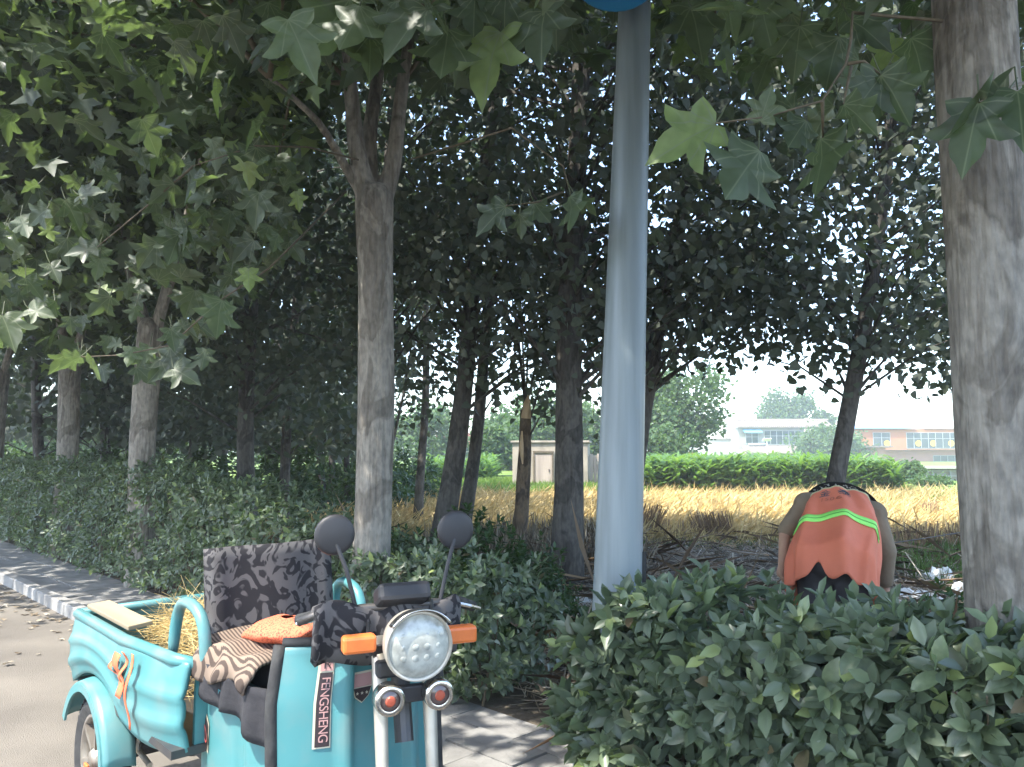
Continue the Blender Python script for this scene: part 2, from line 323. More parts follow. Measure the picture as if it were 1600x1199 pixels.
L_POP_HI = fan((0, .35, -.03), mirror(lf([(0, 0), (.2, -.06), (.42, .06), (.48, .26), (.36, .55), (.14, .84), (0, 1.02)])))
L_POP_LO = (np.array([(0, 0, 0), (.42, .1, .06), (.36, .52, .04), (0, 1, -.08), (-.36, .52, .04), (-.42, .1, .06)], float), [(0, 1, 2, 3), (0, 3, 4, 5)])
def ellip(segs, w):
    v = []; ys = [i / segs for i in range(segs + 1)]
    for y in ys:
        ww = w * math.sin(math.pi * min(1, y * .92 + .04)) ** .8 * (1 if 0 < y < 1 else 0)
        zz = -.28 * (y - .35) ** 2
        v += [(-ww, y, zz + ww * .35), (0, y, zz), (ww, y, zz + ww * .35)]
    f = []
    for i in range(segs):
        a = i * 3; f += [(a, a + 1, a + 4, a + 3), (a + 1, a + 2, a + 5, a + 4)]
    return np.array(v, float), f
L_HEDGE_HI = ellip(5, .24)
L_HEDGE_LO = (np.array([(0, 0, 0), (.2, .28, .07), (.22, .62, .05), (0, 1, -.1), (-.22, .62, .05), (-.2, .28, .07)], float), [(0, 1, 2, 3), (0, 3, 4, 5)])
L_QUAD = (np.array([(0, 0, 0), (.45, .4, .08), (0, 1, -.1), (-.45, .4, .08)], float), [(0, 1, 2), (0, 2, 3)])
L_BLADE = (np.array([(-.03, 0, 0), (.03, 0, 0), (.022, .6, .02), (0, 1, .1), (-.022, .6, .02)], float), [(0, 1, 2, 3, 4)])
L_STRAW = (np.array([(-.012, 0, 0), (.012, 0, 0), (.012, 1, .05), (-.012, 1, .05)], float), [(0, 1, 2, 3)])

def norm(a): return a / np.maximum(np.linalg.norm(a, axis=-1, keepdims=True), 1e-9)
def frames(axis, up):
    y = norm(np.asarray(axis, float)); z = np.asarray(up, float); z = z - y * np.sum(y * z, -1, keepdims=True); z = norm(z)
    x = np.cross(y, z); return np.stack([x, y, z], -1)        # columns
def bake(name, tpl, Mx, Pos, S, m, parent=None, rnd=None):
    v, f = tpl; N = len(Pos); k = len(v)
    co = (np.einsum('nij,kj->nki', Mx, v) * S[:, None, None] + Pos[:, None, :]).reshape(-1, 3)
    if parent is not None: co = co - np.array(parent.location)
    ls = np.array([len(q) for q in f]); loops = np.concatenate([np.array(q) for q in f])
    LV = (loops[None, :] + (np.arange(N) * k)[:, None]).ravel()
    cnt = np.tile(ls, N); st = np.concatenate([[0], np.cumsum(cnt)[:-1]])
    me = bpy.data.meshes.new(name)
    me.vertices.add(N * k); me.vertices.foreach_set('co', co.ravel().astype(np.float32))
    me.loops.add(len(LV)); me.loops.foreach_set('vertex_index', LV.astype(np.int32))
    me.polygons.add(len(cnt)); me.polygons.foreach_set('loop_start', st.astype(np.int32)); me.polygons.foreach_set('loop_total', cnt.astype(np.int32))
    me.update(calc_edges=True)
    if rnd is None: rnd = rng.random(N)
    at = me.attributes.new('rnd', 'FLOAT', 'POINT'); at.data.foreach_set('value', np.repeat(rnd, k).astype(np.float32))
    me.materials.append(m)
    o = bpy.data.objects.new(name, me); COL.objects.link(o)
    if parent is not None: o.parent = parent
    return o
TPLMESH = {}
def leaf_objects(name, key, tpl, Mx, Pos, S, m, parent):
    if key not in TPLMESH:
        me = bpy.data.meshes.new(name); me.from_pydata([tuple(x) for x in tpl[0]], [], tpl[1]); me.materials.append(m); me.shade_smooth(); TPLMESH[key] = me
    me = TPLMESH[key]; off = parent.location
    for i in range(len(Pos)):
        o = bpy.data.objects.new(name, me); COL.objects.link(o); o.parent = parent
        M4 = Matrix(Mx[i].tolist()).to_4x4(); M4 = Matrix.Translation(Vector(Pos[i]) - off) @ M4 @ Matrix.Scale(float(S[i]), 4)
        o.matrix_local = M4
def foliage(parent, part, key, hi, lo, mats, Mx, Pos, S, nobj, leafname='leaf', objmask=None):
    """the nobj leaves that show largest become objects, the rest one joined part"""
    px, py, f = proj(Pos); sz = S / f * F
    vis = (px > -20) & (px < 1620) & (py > -20) & (py < 1219)
    sc = np.where(vis, sz, 0)
    if objmask is not None: sc = np.where(objmask, sc, sc * .2)
    idx = np.argsort(-sc)[:nobj]; idx = idx[sc[idx] > 7]
    rest = np.ones(len(Pos), bool); rest[idx] = False
    if len(idx): leaf_objects(leafname, key, hi, Mx[idx], Pos[idx], S[idx], mats[1], parent)
    if rest.any(): stuff(bake(part, lo, Mx[rest], Pos[rest], S[rest], mats[0], parent))
def rdir(n): return norm(rng.normal(size=(n, 3)))
GZ = 0.08                                                      # verge and field level; the road lies at 0

# ------------------------------------------------------------------ ground, road, kerb, pavement
RA = Vector((-1, 1, 0)).normalized(); RB = Vector((1, 1, 0)).normalized()      # along the road (away), across it (to the verge)
def road(s, w, z=0.0): return RA * s + RB * w + Vector((0, 0, z))
def sheet(name, pts, m, z):
    return struct(MB().add([(p[0], p[1], z) for p in pts], [tuple(range(len(pts)))]).build(name, m))
KW = 2.33
o = MB().add([road(-400, -400, -.06), road(-400, 900, -.06), road(900, 900, -.06), road(900, -400, -.06)], [(0, 1, 2, 3)]).build('ground', 'soil'); struct(o)
o = MB().grid(lambda u, v: road(-60 + 460 * u, -4.6 + (KW + 4.6) * v, 0), 40, 6).build('road', 'asphalt'); struct(o)
def verge_pt(u, v):
    q = road(-60 + 460 * u, KW + .11 + 500 * v ** 2, GZ); return q
struct(MB().grid(verge_pt, 30, 30).build('verge', 'soil'))
sheet('wheat_field', [(-4.5, 12.6), (45, 12.2), (45, 27.5), (-8, 27.5)], 'field_soil', GZ + .004)
sheet('meadow', [(-60, 27.4), (140, 27.4), (260, 330), (-260, 330)], 'green_ground', GZ + .006)
sheet('grass_strip', [(9.5, 20.8), (30, 20.8), (30, 27.45), (11.5, 27.45)], 'green_ground', GZ + .009)
kerb = struct(MB().box((0, 0, -.02), (.02, .02, .02)).build('kerb', 'concrete')); kerb.location = road(3, KW, 0)
base_k = MB().box((0, 0, 0), (.985, .12, .17)).mesh('kerb_stone'); base_k.materials.append(MATS['concrete'])
for i in range(34):
    o = bpy.data.objects.new('kerb_stone', base_k); COL.objects.link(o); o.parent = kerb
    o.matrix_parent_inverse = Matrix.Translation(-kerb.location)
    o.location = road(-4 + i * 1.0, KW + .05 + random.uniform(-.006, .006), .03 + random.uniform(-.004, .004)); o.rotation_euler = (0, 0, R(135) + random.uniform(-.006, .006))
    o.modifiers.new('b', 'BEVEL').width = 0.012
pav = struct(MB().box((0, 0, -.03), (.02, .02, .02)).build('pavement', 'paver')); pav.location = road(6, KW + .4, 0)
pm = [MB().box((0, 0, 0), (.49, .245, .05)).mesh('paving_slab') for _ in range(1)]; pm[0].materials.append(MATS['paver'])
for i in range(46):
    for j in range(3):
        s = 2.2 + i * .5 + (.25 if j % 2 else 0)
        o = bpy.data.objects.new('paving_slab', pm[0]); COL.objects.link(o); o.parent = pav; o.matrix_parent_inverse = Matrix.Translation(-pav.location)
        o.location = road(s, KW + .245 + j * .252, GZ - .012 + random.uniform(-.004, .006)); o.rotation_euler = (random.uniform(-.01, .01), random.uniform(-.01, .01), R(135) + random.uniform(-.01, .01))

# ------------------------------------------------------------------ trees
def pts_line(a, b, n): return [Vector(a).lerp(Vector(b), i / (n - 1)) for i in range(n)]
def bend(pts, amt):
    return [p + Vector((random.uniform(-amt, amt), random.uniform(-amt, amt), 0)) * (0 if i in (0,) else 1) for i, p in enumerate(pts)]

PL_X = [-400, 0, 90, 150, 350, 420, 470, 540, 760, 1000, 1010, 1500, 1600, 2200]
PL_Y = [560, 520, 560, 560, 520, 420, 300, 110, 90, 30, 90, 90, 130, 130]
def plane_ok(pos, slack=25):
    px, py, f = proj(pos); inf = (px > -150) & (px < 1750) & (py < 1300)
    lim = np.interp(px, PL_X, PL_Y) + rng.normal(0, slack, len(px))
    near = np.linalg.norm(pos - np.array([0, 0, CAMZ]), axis=1)
    behind = pos[:, 1] < 0.3
    g = pos[:, :2] - pos[:, 2:3] * np.array([tosun.x, tosun.y]) / tosun.z                      # where its shadow lands
    rs = (-g[:, 0] + g[:, 1]) / math.sqrt(2); rw = (g[:, 0] + g[:, 1]) / math.sqrt(2)
    open_ = (rs > 3.35) & (rs < 8.7) & (rw < 2.1) & (rng.random(len(px)) > .03)                 # crowns shaped for light: leaves that would shade the sunny road are dropped
    sign = (px > 880) & (px < 1025) & (py < 140) & (f < 4.2)                                    # no boughs between the road and the sign on the pole
    return ~sign & ((~inf) | (py < lim) | (f < .2)) & ((near > 2.5) | behind) & (near > 1.6) & (pos[:, 2] > 1.9) & ~open_
def plane_leaves(pos):
    n = len(pos)
    ax = np.stack([rng.normal(0, .6, n), rng.normal(0, .6, n), rng.normal(-.55, .35, n)], 1)
    up = np.stack([rng.normal(0, .5, n), rng.normal(-.25, .5, n), np.full(n, .9)], 1)
    return frames(ax, up), rng.uniform(.15, .24, n)
def crown_clumps(c, rad, n_cl, per, sig, zmin, shell=.5):
    d = rdir(n_cl); r = rng.random(n_cl) ** shell
    cl = np.array(c) + d * r[:, None] * np.array(rad)
    cl = cl[cl[:, 2] > zmin]
    pos = np.repeat(cl, per, 0) + rng.normal(0, sig, (len(cl) * per, 3))
    return cl, pos
HERO = []                                                      # leaf: stalk pixel, tip pixel, distance, tree, brightness of its tilt
def plane_tree(label, base, dia, fork_z, limbs, crown_c, crown_r, ncl, per, heroes=(), twigs=(), nobj=280, lean=(0, 0), knots=()):
    base = Vector(base); t = thing('plane_tree', label, 'tree', base, 0, 'plane trees along the road')
    top = base + Vector((lean[0], lean[1], fork_z))
    pts = []; rad = []; n = 26
    for i in range(n):
        u = i / (n - 1); p = base.lerp(top, u); p += Vector((math.sin(u * 5 + base.x) * .018, math.sin(u * 4 + base.y) * .018, 0)) - base
        if i == 0: p.z = -.1
        pts.append(p); rad.append(dia / 2 * (1.0 - .06 * u + .35 * math.exp(-u * 14)) * (1 + .10 * max(0, (u - .85) / .15)))
    for k_, f_ in ((.06, .93), (.11, .75), (.145, .48), (.16, .15)): pts.append(pts[n - 1] + Vector((0, 0, k_))); rad.append(rad[n - 1] * f_)
    big = dia < .2951 and base.y < 6
    tm = MB().tube(pts, rad, 28, wob=.022)
    if not big: tm.build('trunk', 'plane_bark', t, smooth=True)
    for l in limbs:
        e0 = Vector(l[1][0]) - base; sd = Vector((e0.x - pts[n - 1].x, e0.y - pts[n - 1].y, 0)); sd = sd.normalized() * dia * .18 if sd.length > .01 else sd
        q = [pts[n - 1] - Vector((0, 0, .45)) + sd * .3, pts[n - 1] + sd + Vector((0, 0, -.02))] + [Vector(x) - base for x in l[1]]
        k = len(q); dense = []
        for i in range(k - 1):
            for j in range(4): dense.append(q[i].lerp(q[i + 1], j / 4))
        dense.append(q[-1]); m = len(dense)
        for _ in range(2):
            dense = [dense[0]] + [(dense[i - 1] + dense[i] * 2 + dense[i + 1]) / 4 for i in range(1, m - 1)] + [dense[-1]]
        if big: tm.tube(dense, [l[0] * (1 - .6 * i / (m - 1)) for i in range(m)], 16, wob=.03)
        else: MB().tube(dense, [l[0] * (1 - .75 * i / (m - 1)) for i in range(m)], 16, wob=.03).build('limb', 'plane_bark', t, smooth=True)
    if big: remesh(tm, 'trunk', 'plane_bark', t, .016, 3)
    cl, pos = crown_clumps(crown_c, crown_r, ncl, per, .34, 2.6)
    pos = pos[plane_ok(pos)]
    Mx, S = plane_leaves(pos)
    # thin boughs from the limb ends to the leaf clumps
    tw = MB(); ends = [Vector(l[1][-1]) - base for l in limbs] + [Vector(l[1][len(l[1]) // 2]) - base for l in limbs]
    for c in cl[::4]:
        cv = Vector(c) - base
        if not plane_ok(np.array([c]), 0)[0]: continue
        e = min(ends, key=lambda q: (q - cv).length)
        mid = e.lerp(cv, .5) + Vector((random.uniform(-.2, .2), random.uniform(-.2, .2), random.uniform(0, .3)))
        tw.tube([e, mid, cv], [.022, .014, .005], 5, caps=False)
    for line, d in twigs:
        w = [Vector(P(*p, dd)) - base for p, dd in zip(line, d)]
        tw.tube(w, [.007 - .004 * i / max(1, len(w) - 1) for i in range(len(w))], 6)
    hp, hm, hs = [], [], []
    pet = MB()
    for (bx_, by_), (tx, ty), d in heroes:
        b = P(bx_, by_, d); e = P(tx, ty, d - random.uniform(-.05, .08)); ax = e - b
        view = (Vector((0, 0, CAMZ)) - b).normalized()
        up = -view * random.choice((1, 1, -1)) * .8 + Vector((random.uniform(-.5, .5), random.uniform(-.4, .2), .55))
        hp.append(b); hs.append(max(.12, ax.length * 1.12)); hm.append(frames(np.array([ax]), np.array([up]))[0])
        st = b - ax.normalized() * .05 + Vector((random.uniform(-.03, .03), .02, .05))
        pet.tube([b - base, b.lerp(st, .5) - base + Vector((0, 0, -.005)), st - base], .0028, 5)
    if tw.v: tw.build('branch', 'twig', t, smooth=True)
    if hp:
        stuff(pet.build('leaf_stalk', 'petiole', t))
        leaf_objects('leaf', 'plane_hero', L_PLANE_HI, np.array(hm), np.array(hp), np.array(hs), M_PLANE[1], t)
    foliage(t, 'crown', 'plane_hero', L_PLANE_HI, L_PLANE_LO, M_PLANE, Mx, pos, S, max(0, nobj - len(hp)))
    return t
def spray(poly, n, d0, d1):                                    # many hanging leaves inside a pixel outline, each with its own distance
    out = []; xs = [p[0] for p in poly]; ys = [p[1] for p in poly]
    def inside(x, y):
        c = False; j = len(poly) - 1
        for i in range(len(poly)):
            (xi, yi), (xj, yj) = poly[i], poly[j]
            if (yi > y) != (yj > y) and x < (xj - xi) * (y - yi) / (yj - yi) + xi: c = not c
            j = i
        return c
    while len(out) < n:
        x, y = random.uniform(min(xs), max(xs)), random.uniform(min(ys), max(ys))
        if not inside(x, y): continue
        d = random.uniform(d0, d1); a = R(random.gauss(-90, 55)); l = random.uniform(.13, .22) * F / d * random.uniform(.55, 1)
        out.append(((x, y), (x + math.cos(a) * l, y - math.sin(a) * l), d))
    return out
A0 = P(1562, 700, 2.85); A0.z = GZ
heroA = [((1118, 193), (1018, 243), 2.5), ((1188, 190), (1205, 138), 2.5), ((1185, 238), (1128, 312), 2.45), ((1378, 118), (1425, 188), 2.6), ((1376, 120), (1330, 180), 2.62),
         ((1320, 163), (1372, 204), 2.5), ((1310, 60), (1285, 140), 2.9), ((1285, 218), (1288, 305), 2.7), ((1530, 160), (1502, 262), 2.35), ((1565, 150), (1478, 195), 2.4),
         ((1258, 190), (1228, 232), 2.6), ((1240, 170), (1180, 175), 2.7), ((1330, 30), (1390, 70), 3.0), ((1250, 40), (1240, 120), 3.1), ((1590, 140), (1600, 215), 2.35),
         ((1340, 95), (1310, 130), 2.8), ((1300, 165), (1250, 230), 2.75), ((1425, 60), (1450, 130), 3.0),
         ((850, 15), (838, 92), 2.9), ((1080, 10), (1100, 80), 3.2), ((1130, -5), (1160, 60), 3.0), ((1190, 5), (1200, 75), 3.2)]
twA = [([(1560, 40), (1440, 30), (1332, 20), (1330, 60), (1322, 100), (1285, 158), (1195, 183), (1118, 193)], [2.85, 2.8, 2.7, 2.65, 2.62, 2.55, 2.5, 2.5]), ([(1325, 100), (1350, 96), (1378, 118)], [2.62] * 3), ([(1330, 105), (1318, 162)], [2.6, 2.5]),
       ([(1285, 158), (1286, 218)], [2.55, 2.7]), ([(1600, 130), (1565, 140), (1530, 160)], [2.5, 2.42, 2.35])]
plane_tree('thick plane tree trunk at the right edge, rising out of the near hedge', A0, .295, 4.6,
           [(.1, [A0 + Vector((.5, .3, 5.6)), A0 + Vector((.9, .7, 7.5))]), (.09, [A0 + Vector((-.5, .4, 5.8)), A0 + Vector((-1.2, .3, 7.2))]), (.05, [A0 + Vector((-.2, .1, 4.6)), A0 + Vector((-.9, .6, 5.2)), A0 + Vector((-1.5, .9, 5.6))])],
           (A0.x - .5, A0.y - .7, 6.0), (3.7, 3.7, 2.6), 330, 36, heroA, twA, 260)
B0 = P(582, 700, 5.6); B0.z = GZ
heroB = [((545, 0), (483, 84), 2.9), ((562, 12), (537, 82), 2.85), ((668, 10), (602, 74), 2.8), ((668, 14), (704, 42), 2.8), ((700, 48), (690, 124), 2.9), ((578, 55), (581, 116), 3.0),
         ((780, 48), (746, 150), 3.0), ((742, -5), (738, 58), 2.9), ((620, 0), (612, 50), 3.0), ((510, 5), (472, 50), 3.0), ((700, 0), (665, 30), 2.95), ((800, 0), (790, 60), 3.1), ((595, 30), (620, 80), 3.05),
         ((790, 322), (746, 360), 3.6), ((812, 335), (816, 366), 3.6), ((892, 308), (896, 362), 3.7), ((905, 312), (928, 330), 3.7), ((835, 318), (858, 350), 3.8),
         ((218, 232), (228, 262), 4.6), ((272, 288), (236, 314), 4.6), ((400, 232), (385, 280), 4.5), ((405, 300), (396, 352), 4.5), ((286, 362), (292, 390), 4.5), ((152, 388), (104, 394), 4.5), ((156, 404), (150, 436), 4.5),
         ((172, 464), (141, 490), 4.6), ((346, 470), (334, 526), 4.5), ((125, 558), (92, 574), 4.7), ((136, 564), (162, 590), 4.7), ((206, 543), (200, 572), 4.7), ((266, 544), (272, 592), 4.8), ((22, 512), (6, 540), 4.8), ((312, 514), (278, 520), 4.8), ((76, -10), (72, 16), 3.4)]
twB = [([(800, -80), (700, -20), (668, 10), (600, -10), (545, -5)], [3.2, 3.0, 2.8, 2.9, 2.9]), ([(880, 300), (840, 316), (790, 322)], [3.9, 3.8, 3.6]), ([(560, 250), (480, 230), (400, 228), (300, 260), (270, 288)], [5.4, 5.0, 4.5, 4.6, 4.6]),
       ([(540, 300), (420, 420), (346, 468), (266, 540), (190, 555), (128, 558)], [5.5, 4.9, 4.5, 4.7, 4.7, 4.7]), ([(300, 262), (220, 330), (152, 386)], [4.6, 4.6, 4.5]), ([(640, 250), (800, 200), (880, 260), (892, 306)], [5.4, 4.4, 3.9, 3.7])]
sprB = spray([(0, 300), (60, 280), (200, 235), (450, 240), (480, 330), (430, 420), (360, 520), (290, 580), (190, 580), (110, 560), (90, 470), (40, 530), (0, 540)], 210, 4.5, 7.0)
plane_tree('plane tree behind the headlight, its pale trunk forking in the middle of the picture', B0, .275, Z(318, 5.6) - GZ,
           [(.095, [P(556, 230, 5.55), P(548, 130, 5.5), P(520, -40, 5.3)]), (.085, [P(575, 220, 5.7), P(590, 120, 5.8), P(612, -60, 6.0)]), (.09, [P(615, 260, 5.65), P(628, 130, 5.7), P(660, -60, 5.8)]), (.05, [P(540, 262, 5.5), P(500, 190, 5.2), P(420, 120, 4.9)])],
           (B0.x - .3, B0.y - .2, 6.0), (3.4, 3.4, 2.7), 230, 34, heroB + sprB[:150], twB, 290)
for k, (px, d, dia, lab) in enumerate([(226, 8.8, .29, 'pale plane tree trunk left of the forked one, leaves hanging across it'), (104, 11.3, .30, 'second plane tree from the left edge, standing in the clipped hedge'), (-8, 14.0, .31, 'plane tree half cut off by the left edge of the picture')]):
    C0 = P(px, 700, d); C0.z = GZ
    fz = 2.9
    plane_tree(lab, C0, dia, fz, [(.1, [C0 + Vector((-.4, .2, fz + .9)), C0 + Vector((-1, .2, fz + 3))]), (.09, [C0 + Vector((.35, -.1, fz + .9)), C0 + Vector((.9, -.4, fz + 3))]), (.08, [C0 + Vector((.1, .4, fz + 1.1)), C0 + Vector((.2, 1.0, fz + 3))])],
               (C0.x - .6, C0.y - .6, 6.0), (3.5, 3.5, 3.0), 330, 34, [h for h in sprB[150 + k * 20:170 + k * 20]], (), 230)

# plane trees on the other side of the road, behind the camera: their shade falls across the road
for s_, w_, lab in ((-.3, -5.6, 'plane tree across the road behind the camera, shading the front of the tricycle'), (12.3, -5.2, 'plane tree across the road farther on, shading the far pavement')):
    C0 = road(s_, w_, -.05); fz = 3.2
    plane_tree(lab, C0, .3, fz, [(.1, [C0 + Vector((-.4, .2, fz + .9)), C0 + Vector((-1, .2, fz + 3))]), (.09, [C0 + Vector((.35, -.1, fz + .9)), C0 + Vector((.9, -.4, fz + 3))])], (C0.x, C0.y, 6.6), (3.4, 3.4, 2.8), 340, 36, (), (), 0)

# ---- the grove: poplars and other dark trees behind the plane trees
PO_X = [-600, 0, 60, 130, 200, 350, 480, 560, 640, 700, 740, 800, 900, 960, 1000, 1030, 1060, 1100, 1160, 1200, 1250, 1275, 1330, 1370, 1430, 1500, 1700]
PO_Y = [720, 690, 670, 690, 690, 715, 720, 715, 690, 650, 645, 655, 670, 715, 700, 610, 585, 578, 580, 575, 605, 640, 605, 640, 690, 700, 700]
def grove_ok(pos, slack=14):
    px, py, f = proj(pos); lim = np.interp(px, PO_X, PO_Y) + rng.normal(0, slack, len(px))
    thin = (px > 1030) & (px < 1510) & (py > 440) & (rng.random(len(px)) < (py - 440) / 560)      # fewer leaves towards the lower fringe
    thin |= (px > 600) & (px < 830) & (py > 460) & (rng.random(len(px)) < .62)
    thin |= (px > 400) & (px < 930) & (py > 150) & (rng.random(len(px)) < .16)
    return ((py < lim) & ~thin) | (px < -100) | (px > 1700)
def hang(n, down=-.5):
    ax = np.stack([rng.normal(0, .7, n), rng.normal(0, .7, n), rng.normal(down, .4, n)], 1)
    return frames(ax, rdir(n) + np.array([0, 0, .35]))
def grove_tree(name, label, p0, p1, dia, height, zlow, crad, ncl, per, size, nobj=0, group='grove trees behind the plane trees', bark='poplar_bark', M=M_POP, cutoff=None):
    p0, p1 = Vector(p0), Vector(p1); dirv = (p1 - p0); dirv = dirv / dirv.z
    base = p0 + dirv * (GZ - p0.z); t = thing(name, label, 'tree', base, 0, group)
    n = 22; pts = []; H = cutoff or height
    for i in range(n):
        z = H * i / (n - 1); q = dirv * z * (1 - .25 * z / height) + Vector((math.sin(z * 1.3 + base.x) * .03, math.cos(z * 1.1 + base.y) * .03, 0)); q.z = z - (.08 if i == 0 else 0); pts.append(q)
    rad = [dia / 2 * (1 - .72 * (H * i / (n - 1)) / height + .3 * math.exp(-i * 1.2)) for i in range(n)]
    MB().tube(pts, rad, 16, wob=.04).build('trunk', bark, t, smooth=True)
    def at(z): 
        u = min(max(z / H, 0), 1) * (n - 1); i = min(int(u), n - 2); return pts[i].lerp(pts[i + 1], u - i)
    z = zlow + (height - zlow) * rng.random(ncl) ** 1.15
    rr = crad * np.minimum(1, .55 + (z - zlow) / 2.5) * np.minimum(1, (height + .6 - z) / 2.2) * rng.random(ncl) ** .55; an = rng.random(ncl) * 6.283
    cl = np.array([np.array(at(zz)) for zz in z]); cl[:, 2] = z; cl[:, 0] += rr * np.cos(an); cl[:, 1] += rr * np.sin(an)
    pos = np.repeat(cl, per, 0) + rng.normal(0, 1, (ncl * per, 3)) * np.array([.34, .34, .26]) + np.array(base)
    pos = pos[grove_ok(pos)]
    br = MB()
    for c in cl[::3]:
        if not grove_ok(np.array([c + np.array(base)]), 0)[0]: continue
        e = at(max(zlow * .8, c[2] - .5 - random.random() * .8)); cv = Vector(c)
        br.tube([e, e.lerp(cv, .5) + Vector((0, 0, .12)), cv], [.02 * dia / .25, .013 * dia / .25, .004], 5, caps=False)
    if br.v: br.build('branch', 'poplar_bark', t)
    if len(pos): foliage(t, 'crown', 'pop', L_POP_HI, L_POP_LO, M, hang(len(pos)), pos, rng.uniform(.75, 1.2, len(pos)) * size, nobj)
    return t
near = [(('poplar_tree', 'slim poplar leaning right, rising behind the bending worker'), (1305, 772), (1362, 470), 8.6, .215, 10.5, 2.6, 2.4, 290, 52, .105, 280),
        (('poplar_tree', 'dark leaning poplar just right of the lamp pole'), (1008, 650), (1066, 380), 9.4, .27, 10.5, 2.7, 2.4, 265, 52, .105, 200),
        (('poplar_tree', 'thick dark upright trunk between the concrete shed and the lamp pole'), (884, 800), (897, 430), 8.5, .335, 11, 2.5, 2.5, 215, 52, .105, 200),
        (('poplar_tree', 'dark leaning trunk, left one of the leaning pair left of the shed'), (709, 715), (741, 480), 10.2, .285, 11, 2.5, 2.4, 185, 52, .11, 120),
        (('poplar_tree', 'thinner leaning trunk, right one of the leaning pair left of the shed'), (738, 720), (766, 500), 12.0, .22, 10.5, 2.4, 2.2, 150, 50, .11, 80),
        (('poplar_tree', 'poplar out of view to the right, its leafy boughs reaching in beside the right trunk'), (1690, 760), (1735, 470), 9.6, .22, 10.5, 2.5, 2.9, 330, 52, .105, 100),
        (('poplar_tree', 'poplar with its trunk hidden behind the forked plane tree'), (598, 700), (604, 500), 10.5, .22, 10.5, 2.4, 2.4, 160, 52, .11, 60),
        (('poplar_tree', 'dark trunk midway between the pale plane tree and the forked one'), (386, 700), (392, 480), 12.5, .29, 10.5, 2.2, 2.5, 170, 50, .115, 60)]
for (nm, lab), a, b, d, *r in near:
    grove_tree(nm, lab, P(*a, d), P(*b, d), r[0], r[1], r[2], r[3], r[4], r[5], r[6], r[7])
far_left = [(500, 20, .2, 'slim straight trunk left of the forked plane tree, far back in the grove'), (518, 23, .2, 'slim trunk just right of its twin in the far grove'), (543, 21, .17, 'thin trunk touching the left side of the forked plane tree'),
            (300, 17, .22, 'grove tree right of the pale plane trunk, dark in the shade'), (165, 18, .25, 'shaded grove tree between the two left plane trunks'), (60, 17, .25, 'shaded grove tree above the clipped hedge at left'),
            (448, 15.5, .22, 'shaded grove tree left of the slim twin trunks'), (660, 17, .2, 'shaded grove tree right of the forked plane tree'), (250, 24, .25, 'far grove tree half hidden by the pale plane trunk'), (-90, 20, .26, 'grove tree beyond the left edge of the picture'),
            (350, 28, .26, 'far grove tree in the dark depth left of centre'), (590, 26, .25, 'far grove tree hidden behind the forked plane trunk'), (110, 29, .26, 'far grove tree in the gap above the hedge'), (430, 33, .26, 'farthest grove tree left of centre'), (-10, 31, .26, 'farthest grove tree at the left edge'), (200, 35, .26, 'farthest grove tree behind the pale plane trunk')]
for px, d, dia, lab in far_left:
    grove_tree('grove_tree', lab, P(px, 700, d), P(px + random.uniform(-10, 16), 500, d), dia, 10.5, 4.2 if px > 570 else 1.7, 2.9, 92, 42, .13 + .003 * d, 0)
# saplings and the snapped trunk
sap = grove_tree('sapling', 'thin dark sapling right of the forked plane tree', P(612, 715, 16), P(630, 640, 16), .09, 4.2, 2.0, .9, 26, 30, .11, 0, group=None)
s0 = P(812, 800, 10.6); s1 = P(822, 640, 10.6)
sn = grove_tree('snapped_tree', 'snapped brown trunk with a pale torn top in front of the shed', s0, s1, .225, 5.0, 2.0, .75, 20, 36, .105, 60, group=None, bark='snag_bark', cutoff=(s1.z - GZ))
tp = s1 - sn.location
MB().tube([tp + Vector((0, 0, -.12)), tp + Vector((.01, -.02, .05)), tp + Vector((.035, -.03, .2))], [.075, .06, .012], 9, wob=.2).build('torn_top', 'torn_wood', sn)
MB().tube([tp + Vector((-.05, -.07, -.75)), tp + Vector((-.065, -.10, -.55)), tp + Vector((-.06, -.085, -.3))], [.01, .035, .012], 7, wob=.15).build('torn_strip', 'torn_wood', sn)
del sap
# trees out in the fields
def field_tree(name, label, px, d, ztop, zlow, crad, ncl, per, size, M=M_FAR, group=None, squash=1.0):
    b = P(px, 720, d); b.z = GZ; t = thing(name, label, 'tree', b, 0, group)
    MB().tube([(0, 0, -.1), (.05, 0, ztop * .3), (.1, .05, ztop * .7)], [crad * .09, crad * .07, crad * .02], 10, wob=.05).build('trunk', 'poplar_bark', t, smooth=True)
    d_ = rdir(ncl); c = d_ * (rng.random(ncl) ** .4)[:, None] * np.array([crad, crad, (ztop - zlow) / 2 * squash]) + np.array([b.x, b.y, (ztop + zlow) / 2])
    c[:, :2] += rng.normal(0, crad * .12, (ncl, 2))
    pos = np.repeat(c, per, 0) + rng.normal(0, crad * .13, (ncl * per, 3)); pos = pos[pos[:, 2] > GZ + .1]
    stuff(bake('crown', L_QUAD, hang(len(pos), -.2), pos, rng.uniform(.7, 1.2, len(pos)) * size, M[0], t)); return t
field_tree('field_tree', 'broad grey-green tree behind the corn, right of the lamp pole', 1062, 46, Z(560, 46), 1.0, 2.6, 120, 60, .26)
field_tree('field_tree', 'low bushy tree at the left end of the corn', 1030, 42, 3.0, .2, 1.7, 60, 50, .24)
field_tree('field_tree', 'round tree standing up behind the tiled house roof', 1232, 125, Z(606, 125), 2.0, 4.2, 120, 50, .5)
field_tree('field_tree', 'light green tree in front of the tiled house, right half', 1296, 100, Z(668, 100), .2, 4.2, 100, 50, .45)
field_tree('field_tree', 'small dark tree tip above the tiled roof by the leaning poplar', 1290, 128, Z(640, 128), 2, 2.4, 50, 40, .5)
field_tree('round_bush', 'dark round bush before the low white wall', 1418, 36, Z(722, 36), .1, .68, 70, 40, .14)
